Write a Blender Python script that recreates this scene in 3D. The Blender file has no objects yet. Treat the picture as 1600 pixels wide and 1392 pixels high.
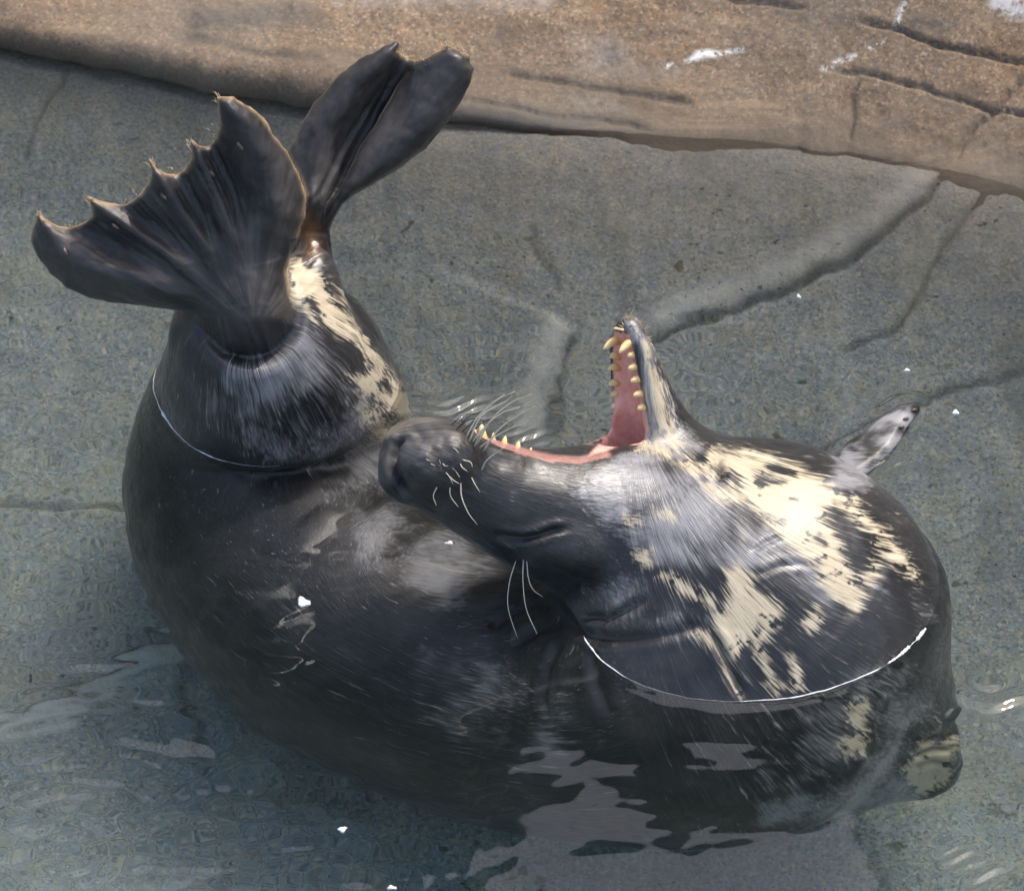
import bpy, math, random
import numpy as np
from mathutils import Vector, Matrix

random.seed(7)
rng = np.random.default_rng(7)
SC = bpy.context.scene

# ------------------------------------------------------------------ camera
DEP = math.radians(38.0)           # the lens looks 38 degrees down onto the pool
DIST = 6.5                         # metres from the lens to the middle of the picture
S = 1100.0                         # photo pixels per metre at that distance
R3 = np.array((1.0, 0.0, 0.0))
U3 = np.array((0.0, math.sin(DEP), math.cos(DEP)))
C3 = np.array((0.0, -math.cos(DEP), math.sin(DEP)))
K3 = C3 * DIST
cam_d = bpy.data.cameras.new('camera')
cam = bpy.data.objects.new('camera', cam_d)
SC.collection.objects.link(cam)
M = Matrix(((R3[0], U3[0], C3[0], K3[0]), (R3[1], U3[1], C3[1], K3[1]), (R3[2], U3[2], C3[2], K3[2]), (0, 0, 0, 1)))
cam.matrix_world = M
cam_d.sensor_fit = 'HORIZONTAL'
cam_d.sensor_width = 36.0
cam_d.lens = 36.0 * S * DIST / 1600.0
cam_d.clip_start = 0.1
cam_d.clip_end = 500.0
cam_d.dof.use_dof = True
cam_d.dof.focus_distance = DIST - 0.2
cam_d.dof.aperture_fstop = 9.0
SC.camera = cam

# ------------------------------------------------------------------ light
SUN_EL, SUN_AZ = 60.0, 42.0        # azimuth from +Y towards +X
world = bpy.data.worlds.new('World')
SC.world = world
world.use_nodes = True
wn = world.node_tree.nodes
wl = world.node_tree.links
for n in list(wn):
    wn.remove(n)
wout = wn.new('ShaderNodeOutputWorld')
wbg = wn.new('ShaderNodeBackground')
sky = wn.new('ShaderNodeTexSky')
sky.sky_type = 'NISHITA'
sky.sun_disc = False
sky.sun_elevation = math.radians(SUN_EL)
sky.sun_rotation = math.radians(SUN_AZ)
sky.air_density = 1.0
sky.dust_density = 4.0
sky.ozone_density = 0.6
wbg.inputs['Strength'].default_value = 0.15
wl.new(sky.outputs[0], wbg.inputs['Color'])
wl.new(wbg.outputs[0], wout.inputs['Surface'])
sun_d = bpy.data.lights.new('sun', 'SUN')
sun_d.energy = 2.15
sun_d.angle = math.radians(2.5)
sun_d.color = (1.0, 0.95, 0.87)
sun = bpy.data.objects.new('sun', sun_d)
SC.collection.objects.link(sun)
e, a = math.radians(SUN_EL), math.radians(SUN_AZ)
to_sun = Vector((math.sin(a) * math.cos(e), math.cos(a) * math.cos(e), math.sin(e)))
sun.rotation_euler = to_sun.to_track_quat('Z', 'Y').to_euler()
SC.view_settings.view_transform = 'Standard'
SC.view_settings.look = 'None'
SC.view_settings.exposure = 0.9
SC.view_settings.gamma = 1.0
SC.view_settings.use_curve_mapping = False
SC.cycles.use_denoising = True
SC.cycles.max_bounces = 10
SC.cycles.transmission_bounces = 8
SC.cycles.sample_clamp_indirect = 4.0
SC.cycles.blur_glossy = 0.5

# ------------------------------------------------------------------ picture <-> place
IOR = 1.333


def at_c(px, py, c):
    """point seen at photo pixel px, py, lying c metres in front of the plane through the origin"""
    k = (DIST - c) / DIST
    return R3 * ((px - 800) / S * k) + U3 * ((696 - py) / S * k) + C3 * c


def at_z(px, py, z):
    """point at height z seen at px, py; below the water the ray is bent"""
    p = R3 * ((px - 800) / S) + U3 * ((696 - py) / S)
    d = p - K3
    d = d / np.linalg.norm(d)
    if z >= 0:
        return K3 + d * ((z - K3[2]) / d[2])
    s = K3 + d * (-K3[2] / d[2])
    h = math.hypot(d[0], d[1])
    st = h / IOR
    ct = math.sqrt(1 - st * st)
    t = np.array((d[0] / h * st, d[1] / h * st, -ct))
    return s + t * (-z / ct)


def to_px(P):
    X, V, c = P @ R3, P @ U3, P @ C3
    k = DIST / (DIST - c)
    return 800 + S * X * k, 696 - S * V * k


def to_px_wet(P):
    """as to_px, with the bending at the surface for points under water"""
    P = np.asarray(P, float)
    wet = P[:, 2] < 0
    Q = P.copy()
    if wet.any():
        p = P[wet]
        v = p[:, :2] - K3[:2]
        L = np.hypot(v[:, 0], v[:, 1])
        d = -p[:, 2]
        h = K3[2]
        lo, hi = np.zeros_like(L), L.copy()
        for _ in range(32):
            m = 0.5 * (lo + hi)
            f = m / np.hypot(m, h) - IOR * (L - m) / np.hypot(L - m, d)
            lo = np.where(f < 0, m, lo)
            hi = np.where(f < 0, hi, m)
        Q[wet, 0] = K3[0] + v[:, 0] / L * hi
        Q[wet, 1] = K3[1] + v[:, 1] / L * hi
        Q[wet, 2] = 0
    return to_px(Q)


def sstep(a, b, x):
    t = np.clip((x - a) / (b - a), 0, 1)
    return t * t * (3 - 2 * t)


def poly_sd(x, y, poly):
    """signed distance to a polygon, negative inside"""
    poly = np.asarray(poly, float)
    d2 = np.full(x.shape, 1e18)
    ins = np.zeros(x.shape, bool)
    n = len(poly)
    for i in range(n):
        ax, ay = poly[i]
        bx, by = poly[(i + 1) % n]
        ex, ey = bx - ax, by - ay
        wx, wy = x - ax, y - ay
        t = np.clip((wx * ex + wy * ey) / (ex * ex + ey * ey + 1e-12), 0, 1)
        d2 = np.minimum(d2, (wx - ex * t) ** 2 + (wy - ey * t) ** 2)
        c = ((ay > y) != (by > y)) & (wx < ex * wy / (ey if abs(ey) > 1e-9 else 1e-9))
        ins ^= c
    d = np.sqrt(d2)
    return np.where(ins, -d, d)


def line_d(x, y, pts):
    """distance to a polyline and the running length fraction of the nearest point"""
    pts = np.asarray(pts, float)
    seg = np.hypot(*(pts[1:] - pts[:-1]).T)
    cum = np.concatenate(([0], np.cumsum(seg)))
    best = np.full(x.shape, 1e18)
    tt = np.zeros(x.shape)
    sd = np.zeros(x.shape)
    for i in range(len(pts) - 1):
        ex, ey = pts[i + 1] - pts[i]
        wx, wy = x - pts[i][0], y - pts[i][1]
        t = np.clip((wx * ex + wy * ey) / (ex * ex + ey * ey), 0, 1)
        d = (wx - ex * t) ** 2 + (wy - ey * t) ** 2
        m = d < best
        best = np.where(m, d, best)
        tt = np.where(m, (cum[i] + t * seg[i]) / cum[-1], tt)
        sd = np.where(m, np.sign(ex * wy - ey * wx), sd)
    return np.sqrt(best), tt, sd


def vnoise(P, seed=0):
    """smooth value noise, P (n,3) or (n,2)"""
    P = np.asarray(P, float)
    if P.shape[1] == 2:
        P = np.column_stack((P, np.zeros(len(P))))
    tab = np.random.default_rng(seed).random(4096)
    i = np.floor(P).astype(np.int64)
    f = P - i
    f = f * f * (3 - 2 * f)

    def h(a, b, c):
        return tab[((a * 73856093) ^ (b * 19349663) ^ (c * 83492791)) & 4095]
    r = 0
    for dx in (0, 1):
        wx = f[:, 0] if dx else 1 - f[:, 0]
        for dy in (0, 1):
            wy = f[:, 1] if dy else 1 - f[:, 1]
            for dz in (0, 1):
                wz = f[:, 2] if dz else 1 - f[:, 2]
                r = r + wx * wy * wz * h(i[:, 0] + dx, i[:, 1] + dy, i[:, 2] + dz)
    return r


def fbm(P, oct=4, seed=0, gain=0.5):
    P = np.asarray(P, float)
    s, amp, tot = 0, 1.0, 0
    for o in range(oct):
        s = s + amp * (vnoise(P * 2 ** o + 17.3 * o, seed + o) - 0.5)
        tot += amp
        amp *= gain
    return s / tot * 2


# ------------------------------------------------------------------ mesh helpers
def mesh_obj(name, verts, faces, mat=None, parent=None, smooth=True):
    me = bpy.data.meshes.new(name)
    if isinstance(faces, np.ndarray):
        nf, k = faces.shape
        me.vertices.add(len(verts))
        me.vertices.foreach_set('co', np.asarray(verts, np.float32).ravel())
        me.loops.add(nf * k)
        me.loops.foreach_set('vertex_index', faces.astype(np.int32).ravel())
        me.polygons.add(nf)
        me.polygons.foreach_set('loop_start', np.arange(0, nf * k, k, dtype=np.int32))
        me.update(calc_edges=True)
        me.validate()
    else:
        me.from_pydata([tuple(v) for v in verts], [], faces)
    if smooth:
        me.polygons.foreach_set('use_smooth', np.ones(len(me.polygons), bool))
    if mat:
        me.materials.append(mat)
    o = bpy.data.objects.new(name, me)
    SC.collection.objects.link(o)
    if parent:
        o.parent = parent
    return o


def attr(o, name, data, kind='FLOAT'):
    a = o.data.attributes.new(name, kind, 'POINT')
    d = np.asarray(data, np.float32)
    if kind == 'FLOAT':
        a.data.foreach_set('value', d.ravel())
    elif kind == 'FLOAT_VECTOR':
        a.data.foreach_set('vector', d.ravel())
    else:
        a.data.foreach_set('color', d.ravel())


def grid_faces(nu, nv):
    i = np.arange(nu * nv).reshape(nu, nv)
    return np.stack((i[:-1, :-1], i[1:, :-1], i[1:, 1:], i[:-1, 1:]), -1).reshape(-1, 4)


def tube(path, radii, n=8, cap=True):
    path = np.asarray(path, float)
    vs, fs = [], []
    up = np.array((0.13, 0.31, 0.94))
    for i, p in enumerate(path):
        t = path[min(i + 1, len(path) - 1)] - path[max(i - 1, 0)]
        t = t / np.linalg.norm(t)
        a_ = np.cross(t, up)
        a_ /= np.linalg.norm(a_)
        b_ = np.cross(t, a_)
        for k in range(n):
            w = 2 * math.pi * k / n
            vs.append(p + radii[i] * (math.cos(w) * a_ + math.sin(w) * b_))
    for i in range(len(path) - 1):
        for k in range(n):
            fs.append((i * n + k, i * n + (k + 1) % n, (i + 1) * n + (k + 1) % n, (i + 1) * n + k))
    if cap:
        fs.append(tuple(range(n))[::-1])
        fs.append(tuple(range((len(path) - 1) * n, len(path) * n)))
    return vs, fs


# ------------------------------------------------------------------ material helpers
class NT:
    def __init__(s, name):
        s.m = bpy.data.materials.new(name)
        s.m.use_nodes = True
        s.t = s.m.node_tree
        for n in list(s.t.nodes):
            s.t.nodes.remove(n)
        s.out = s.t.nodes.new('ShaderNodeOutputMaterial')

    def n(s, kind, _ins=None, **kw):
        nd = s.t.nodes.new(kind)
        for k, v in kw.items():
            setattr(nd, k, v)
        for k, v in (_ins or {}).items():
            s.set(nd.inputs[k], v)
        return nd

    def set(s, sock, v):
        if isinstance(v, bpy.types.NodeSocket):
            s.t.links.new(v, sock)
        elif isinstance(v, bpy.types.Node):
            s.t.links.new(v.outputs[0], sock)
        else:
            if sock.type == 'RGBA' and len(v) == 3:
                v = (*v, 1)
            sock.default_value = v

    def math(s, op, a, b=0.0, c=None, clamp=False):
        nd = s.t.nodes.new('ShaderNodeMath')
        nd.operation = op
        nd.use_clamp = clamp
        s.set(nd.inputs[0], a)
        s.set(nd.inputs[1], b)
        if c is not None:
            s.set(nd.inputs[2], c)
        return nd.outputs[0]

    def mix(s, f, a, b, mode='MIX'):
        nd = s.t.nodes.new('ShaderNodeMix')
        nd.data_type = 'RGBA'
        nd.blend_type = mode
        s.set(nd.inputs[0], f)
        s.set(nd.inputs[6], a)
        s.set(nd.inputs[7], b)
        return nd.outputs[2]

    def ramp(s, f, lo, hi, a=0.0, b=1.0):
        nd = s.t.nodes.new('ShaderNodeMapRange')
        nd.interpolation_type = 'SMOOTHSTEP'
        s.set(nd.inputs[0], f)
        s.set(nd.inputs[1], lo)
        s.set(nd.inputs[2], hi)
        s.set(nd.inputs[3], a)
        s.set(nd.inputs[4], b)
        return nd.outputs[0]

    def noise(s, vec, scale, detail=3.0, rough=0.55, dist=0.0):
        nd = s.n('ShaderNodeTexNoise')
        s.set(nd.inputs['Vector'], vec)
        nd.inputs['Scale'].default_value = scale
        nd.inputs['Detail'].default_value = detail
        nd.inputs['Roughness'].default_value = rough
        nd.inputs['Distortion'].default_value = dist
        return nd.outputs['Fac']

    def attr(s, name, out='Fac'):
        return s.n('ShaderNodeAttribute', attribute_name=name).outputs[out]

    def scalev(s, v, k):
        nd = s.n('ShaderNodeVectorMath', operation='MULTIPLY')
        s.set(nd.inputs[0], v)
        nd.inputs[1].default_value = k
        return nd.outputs[0]

# ------------------------------------------------------------------ the seal's shape, as a distance field
GH = 0.0035                                    # grid spacing, metres
LO = np.array((-0.72, -0.86, -0.64))
HI = np.array((0.70, 0.42, 0.64))
NG = np.ceil((HI - LO) / GH).astype(int) + 1
AX = [(LO[i] + GH * np.arange(NG[i])).astype(np.float32) for i in range(3)]
FIELD = np.full(NG, 0.2, np.float32)


def rcone(X, Y, Z, p, q, ra, rb):
    ex, ey, ez = (q - p).astype(np.float32)
    l2 = float(ex * ex + ey * ey + ez * ez) + 1e-12
    wx, wy, wz = X - np.float32(p[0]), Y - np.float32(p[1]), Z - np.float32(p[2])
    t = np.clip((wx * ex + wy * ey + wz * ez) / np.float32(l2), 0, 1)
    return np.sqrt((wx - ex * t) ** 2 + (wy - ey * t) ** 2 + (wz - ez * t) ** 2) - (np.float32(ra) + np.float32(rb - ra) * t)


def box_slices(lo, hi, axes=None):
    axes = axes or AX
    sl = []
    for i in range(3):
        a_ = max(0, int(np.searchsorted(axes[i], lo[i])) - 1)
        b_ = min(len(axes[i]), int(np.searchsorted(axes[i], hi[i])) + 1)
        sl.append(slice(a_, max(b_, a_ + 1)))
    return tuple(sl)


def open_grid(sl, axes=None):
    axes = axes or AX
    return (axes[0][sl[0]][:, None, None], axes[1][sl[1]][None, :, None], axes[2][sl[2]][None, None, :])


def smin(a_, b_, k):
    h = np.clip(0.5 + 0.5 * (b_ - a_) / k, 0, 1)
    return b_ + (a_ - b_) * h - k * h * (1 - h)


def spline(pts, m):
    """Catmull-Rom through rows of pts"""
    pts = np.asarray(pts, float)
    P = np.vstack((2 * pts[0] - pts[1], pts, 2 * pts[-1] - pts[-2]))
    out = []
    for i in range(len(pts) - 1):
        p0, p1, p2, p3 = P[i:i + 4]
        for t in np.arange(m) / m:
            out.append(0.5 * (2 * p1 + (p2 - p0) * t + (2 * p0 - 5 * p1 + 4 * p2 - p3) * t * t + (3 * p1 - p0 - 3 * p2 + p3) * t ** 3))
    out.append(pts[-1])
    return np.array(out)


def chain_field(rows, sub, sl, axes):
    X, Y, Z = open_grid(sl, axes)
    d = np.full(np.broadcast_shapes(X.shape, Y.shape, Z.shape), 0.25, np.float32)
    pts = spline(rows, sub) if sub > 1 else np.asarray(rows, float)
    o = [s_.start for s_ in sl]
    for a_, b_ in zip(pts[:-1], pts[1:]):
        r = max(a_[3], b_[3]) + 0.06
        s2 = box_slices(np.minimum(a_[:3], b_[:3]) - r, np.maximum(a_[:3], b_[:3]) + r, axes)
        s2 = tuple(slice(max(q.start, w.start), min(q.stop, w.stop)) for q, w in zip(s2, sl))
        if any(q.stop <= q.start for q in s2):
            continue
        loc = tuple(slice(q.start - oo, q.stop - oo) for q, oo in zip(s2, o))
        d[loc] = np.minimum(d[loc], rcone(*open_grid(s2, axes), a_[:3], b_[:3], a_[3], b_[3]))
    return d


def add_chain(rows, k=0.03, sub=4, coarse=1, sign=1):
    """union (sign 1) or smooth carving (sign -1) of a tapering tube; rows of x, y, z, radius"""
    rows = np.asarray(rows, float)
    r = rows[:, 3].max() + 0.07
    lo, hi = rows[:, :3].min(0) - r, rows[:, :3].max(0) + r
    sl = box_slices(lo, hi)
    if coarse == 1:
        d = chain_field(rows, sub, sl, AX)
    else:
        cax = [AX[i][sl[i]][0] + np.arange(int((sl[i].stop - sl[i].start) / coarse) + 2, dtype=np.float32) * GH * coarse for i in range(3)]
        d = chain_field(rows, sub, tuple(slice(0, len(q)) for q in cax), cax)
        for ax in range(3):
            n = sl[ax].stop - sl[ax].start
            f = np.arange(n) / coarse
            i0 = np.minimum(f.astype(int), d.shape[ax] - 2)
            w = (f - i0).astype(np.float32)
            sh = [1, 1, 1]
            sh[ax] = n
            w = w.reshape(sh)
            d = np.take(d, i0, ax) * (1 - w) + np.take(d, i0 + 1, ax) * w
    put(sl, d, k, sign)


def put(sl, d, k, sign=1):
    if sign > 0:
        FIELD[sl] = smin(FIELD[sl], d, k)
    else:
        FIELD[sl] = -smin(-FIELD[sl], d, k)


def C_(px, py, c, r):
    return (*at_c(px, py, c), r)


def Z_(px, py, z, r):
    return (*at_z(px, py, z), r)


# trunk: tail stump, back under the water, chest; then neck and head
TRUNK = [C_(398, 535, 0.03, 0.122), C_(418, 585, -0.03, 0.149), Z_(433, 612, -0.03, 0.178), Z_(428, 705, -0.19, 0.212), Z_(462, 825, -0.27, 0.240),
         Z_(560, 945, -0.29, 0.25), Z_(715, 1035, -0.32, 0.252), Z_(900, 1080, -0.30, 0.252), Z_(1075, 1080, -0.21, 0.255),
         C_(1183, 988, 0.165, 0.255)]
NECK = [C_(1183, 988, 0.165, 0.255), C_(1110, 912, 0.19, 0.195), C_(1020, 855, 0.215, 0.142), C_(930, 818, 0.24, 0.108), C_(830, 794, 0.275, 0.082),
        C_(745, 760, 0.305, 0.068), C_(672, 722, 0.33, 0.059)]
add_chain(TRUNK, 0.01, 6, 3)
add_chain([Z_(1180, 1085, -0.22, 0.24), Z_(1262, 1088, -0.27, 0.205)], 0.06, 1, 3)           # belly low in front
add_chain(NECK, 0.05, 6, 2)
add_chain([C_(640, 705, 0.335, 0.034), C_(632, 742, 0.345, 0.032)], 0.03, 1)                    # nose
add_chain([C_(700, 712, 0.362, 0.040), C_(668, 725, 0.372, 0.032)], 0.02, 1)                    # near whisker pad
add_chain([C_(696, 698, 0.295, 0.038), C_(660, 705, 0.312, 0.032)], 0.02, 1)                    # far whisker pad
add_chain([C_(905, 736, 0.275, 0.016), C_(845, 728, 0.31, 0.012), C_(780, 712, 0.34, 0.009), C_(738, 697, 0.35, 0.010)], 0.010, 4)   # near lip
add_chain([C_(852, 852, 0.335, 0.020), C_(905, 862, 0.325, 0.03)], 0.03, 1)                     # brow and cheek over the closed eye
# tail end beside the ankle
add_chain([C_(440, 570, -0.03, 0.09), C_(467, 500, -0.01, 0.054), C_(488, 440, 0.015, 0.036), C_(492, 395, 0.0, 0.021)], 0.04, 4)

# skin of the mouth corner
add_chain([C_(990, 650, 0.205, 0.022), C_(972, 694, 0.21, 0.026), C_(930, 730, 0.235, 0.024)], 0.02, 4)

# lower jaw in its own frame: t hinge to tip, l to the near side, n towards the palate
J0, J1 = at_c(1000, 745, 0.19), at_c(975, 515, 0.25)
JT = J1 - J0
JL = R3 * 0.6 + C3 * 0.8
JL = JL - JT * (JL @ JT) / (JT @ JT)
JL /= np.linalg.norm(JL)
JN = np.cross(JT, JL)
JN /= np.linalg.norm(JN)
if JN @ R3 > 0:
    JN = -JN


def jp(t, l, n, r=None):
    p = J0 + JT * t + JL * l + JN * n
    return p if r is None else (*p, r)


def jw(t):
    return 0.036 - 0.021 * t + 0.003 * math.sin(math.pi * t)


add_chain([jp(-0.12, 0, -0.06, 0.07), jp(0.12, 0, -0.052, 0.055), jp(0.4, 0, -0.037, 0.039), jp(0.72, 0, -0.025, 0.027), jp(1.0, 0, -0.012, 0.0165)], 0.045, 5)
for s_ in (1, -1):
    add_chain([jp(t, s_ * (jw(t) + 0.003), -0.006 - 0.012 * (1 - t) ** 2, 0.011 + 0.004 * (1 - t)) for t in (0.0, 0.25, 0.5, 0.75, 0.93)] + [jp(1.0, s_ * 0.006, -0.006, 0.011)], 0.012, 3)
add_chain([jp(t, 0, 0.010, jw(t) * 0.72) for t in (0.1, 0.3, 0.5, 0.7, 0.85)], 0.008, 3, sign=-1)


add_chain([jp(0.3, 0, 0.014, 0.026), jp(0.12, 0, 0.018, 0.024), C_(955, 682, 0.243, 0.017)], 0.012, 4, sign=-1)


# flat limbs: an outline with its own thickness and a curved middle surface
class Sheet:
    def __init__(s, poly, pad=40, step=2.0):
        p = np.array(poly, float)
        s.x0, s.y0 = p.min(0) - pad
        x1, y1 = p.max(0) + pad
        s.step = step
        s.gx, s.gy = np.meshgrid(np.arange(s.x0, x1, step), np.arange(s.y0, y1, step), indexing='ij')
        s.x1, s.y1 = x1, y1
        s.sd = poly_sd(s.gx, s.gy, p)

    def sample(s, m, px, py):
        fx = np.clip((px - s.x0) / s.step, 0, m.shape[0] - 1.001)
        fy = np.clip((py - s.y0) / s.step, 0, m.shape[1] - 1.001)
        i, j = fx.astype(int), fy.astype(int)
        u, v = fx - i, fy - j
        return (m[i, j] * (1 - u) * (1 - v) + m[i + 1, j] * u * (1 - v) + m[i, j + 1] * (1 - u) * v + m[i + 1, j + 1] * u * v).astype(np.float32)

    def build(s, t, mid, k, flat=False):
        """t, mid: maps of half thickness and of the middle surface (depth towards the lens, or height when flat)"""
        w = np.maximum(t * S, 10.0)
        te = t * np.sqrt(np.clip(1 - (1 - np.clip(-s.sd / w, 0, 1)) ** 2, 0, 1))
        cs = np.array([at_z(x, y, 0) + np.array((0, 0, m)) if flat else at_c(x, y, m)
                       for x in (s.x0, s.x1) for y in (s.y0, s.y1) for m in (mid.min() - 0.08, mid.max() + 0.08)])
        sl = box_slices(cs.min(0), cs.max(0))
        X, Y, Z = np.broadcast_arrays(*open_grid(sl))
        if flat:
            c = Z
            px, py = to_px(np.stack((X.ravel(), Y.ravel(), 0 * Z.ravel()), -1))
        else:
            P = np.stack((X.ravel(), Y.ravel(), Z.ravel()), -1)
            c = (P @ C3).reshape(X.shape)
            px, py = to_px(P)
        px, py = px.reshape(X.shape), py.reshape(X.shape)
        dc = np.abs(c - s.sample(mid, px, py))
        d = s.sample(s.sd, px, py) / S
        tt = s.sample(te, px, py)
        r = np.where(d < 0, (dc - tt) * 0.8, np.hypot(np.maximum(d, 0), np.maximum(dc - tt, 0)))
        put(sl, r.astype(np.float32), k)


NEAR_POLY = [(300, 492), (260, 485), (225, 479), (180, 474), (140, 465), (105, 449), (78, 425), (60, 400), (49, 375), (50, 355), (56, 340), (61, 330), (68, 341),
             (80, 348), (91, 352), (104, 355), (124, 350), (143, 338), (143, 325), (132, 303), (140, 308), (153, 315), (175, 320), (204, 315), (222, 301), (231, 289),
             (236, 270), (231, 243), (238, 252), (246, 264), (258, 272), (276, 273), (290, 264), (299, 247), (299, 232), (296, 217), (303, 221), (312, 227), (326, 229),
             (338, 214), (343, 195), (340, 170), (338, 149), (345, 151), (362, 153), (387, 163), (413, 188), (437, 221), (457, 250), (472, 282), (479, 309), (476, 341),
             (466, 373), (452, 402), (446, 425), (452, 455), (466, 485), (468, 510), (450, 535), (425, 552), (390, 560), (350, 550), (322, 520)]
NEAR_DIGITS = [[(350, 480), (250, 450), (150, 420), (90, 385), (58, 335)], [(345, 465), (270, 405), (200, 355), (135, 307)], [(360, 450), (310, 370), (270, 310), (234, 248)],
               [(385, 440), (355, 350), (325, 275), (298, 220)], [(415, 430), (432, 330), (410, 245), (375, 190), (341, 152)]]
sh = Sheet(NEAR_POLY)
sh.sd = sh.sd + 3.2 * fbm(np.column_stack((sh.gx.ravel() / 11, sh.gy.ravel() / 11)), 3, 171).reshape(sh.gx.shape) * (sh.gy < 370)
ra = np.hypot(sh.gx - 395, (sh.gy - 515))
t_ = 0.012 + 0.016 * (1 - sstep(90, 230, ra)) + 0.026 * (1 - sstep(15, 130, ra))
md = 0.115 + 0.30 * (515 - sh.gy) / S - 0.10 * ((sh.gx - 330) / S) ** 2 / 0.06
for dg, w, h in zip(NEAR_DIGITS, (30, 15, 15, 15, 38), (0.018, 0.011, 0.010, 0.010, 0.018)):
    d_, tt_, _ = line_d(sh.gx, sh.gy, dg)
    g_ = np.exp(-(d_ / w) ** 2) * sstep(0.08, 0.4, tt_)
    t_ = t_ + h * 0.5 * g_
    md = md + h * 0.9 * g_
webs = [[(330, 460), (230, 405), (106, 356)], [(345, 440), (260, 370), (180, 322)], [(365, 420), (310, 330), (278, 275)], [(395, 410), (370, 310), (330, 232)]]
for wb in webs:
    d_, tt_, _ = line_d(sh.gx, sh.gy, wb)
    g_ = np.exp(-(d_ / 22) ** 2) * sstep(0.1, 0.6, tt_)
    t_ = t_ - 0.004 * g_
    md = md - 0.012 * g_
# the pit the ankle sits in
add_chain([C_(392, 490, 0.16, 0.074), C_(385, 440, 0.17, 0.09)], 0.025, 1, sign=-1)
sh.build(np.maximum(t_, 0.006), md, 0.016)

FAR_POLY = [(455, 285), (449, 238), (461, 217), (476, 186), (495, 158), (523, 124), (547, 102), (569, 88), (597, 74), (615, 67), (625, 68), (622, 78), (628, 87), (640, 90), (649, 94), (671, 87),
            (689, 78), (696, 70), (714, 76), (730, 86), (739, 106), (736, 130), (720, 161), (696, 195), (665, 232), (628, 260), (584, 288), (554, 303), (535, 319), (526, 334), (516, 356),
            (510, 385), (500, 415), (480, 420), (465, 390), (460, 340)]
sh2 = Sheet(FAR_POLY)
FOLD = [(634, 92), (612, 128), (575, 180), (548, 225), (528, 275), (512, 320), (498, 365)]
sh2.sd = sh2.sd + 3.0 * fbm(np.column_stack((sh2.gx.ravel() / 10, sh2.gy.ravel() / 10)), 3, 172).reshape(sh2.gx.shape) * (sh2.gy < 115)
fd, ft, fs = line_d(sh2.gx, sh2.gy, FOLD)
t2 = 0.011 + 0.012 * sstep(200, 400, sh2.gy) * (1 - sstep(60, 120, np.hypot(sh2.gx - 485, sh2.gy - 400)) * 0.6)
lob1, _, _ = line_d(sh2.gx, sh2.gy, [(480, 300), (500, 200), (550, 130), (618, 75)])
lob2, _, _ = line_d(sh2.gx, sh2.gy, [(520, 330), (600, 250), (670, 170), (715, 95)])
t2 = t2 + 0.006 * np.exp(-(lob1 / 30) ** 2) + 0.008 * np.exp(-(lob2 / 40) ** 2)
m2 = -0.01 + 0.10 * (400 - sh2.gy) / S + 0.03 * np.exp(-(lob1 / 45) ** 2) + 0.028 * np.exp(-(lob2 / 50) ** 2) - 0.025 * np.exp(-(fd / 18) ** 2)
sh2.build(t2, m2, 0.02)

# far fore flipper lying at the surface, near fore flipper folded under the chest
FORE_POLY = [(1215, 760), (1240, 722), (1275, 700), (1318, 688), (1350, 672), (1380, 652), (1404, 640), (1437, 630), (1434, 644), (1421, 662), (1410, 680), (1396, 704), (1378, 722), (1350, 742), (1345, 775), (1300, 800), (1240, 800)]
sh3 = Sheet(FORE_POLY)
ed, _, es = line_d(sh3.gx, sh3.gy, [(1270, 770), (1330, 718), (1400, 660), (1436, 632)])
m3 = -0.005 - 0.020 * sstep(12, 70, ed) * np.where(es > 0, 0.1, 1.0) - 0.05 * sstep(1340, 1240, sh3.gx)
sh3.build(0.013 + 0.02 * sstep(1340, 1240, sh3.gx), m3, 0.03, flat=True)
add_chain([Z_(1385, 1185, -0.36, 0.07), Z_(1440, 1195, -0.38, 0.055), Z_(1462, 1160, -0.30, 0.03)], 0.03, 4)


def field_at(P):
    f = (np.asarray(P) - LO) / GH
    f = np.clip(f, 0, NG - 1.001)
    i = f.astype(int)
    u = f - i
    r = 0
    for a_ in (0, 1):
        for b_ in (0, 1):
            for c_ in (0, 1):
                w = (u[:, 0] if a_ else 1 - u[:, 0]) * (u[:, 1] if b_ else 1 - u[:, 1]) * (u[:, 2] if c_ else 1 - u[:, 2])
                r = r + w * FIELD[i[:, 0] + a_, i[:, 1] + b_, i[:, 2] + c_]
    return r


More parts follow.
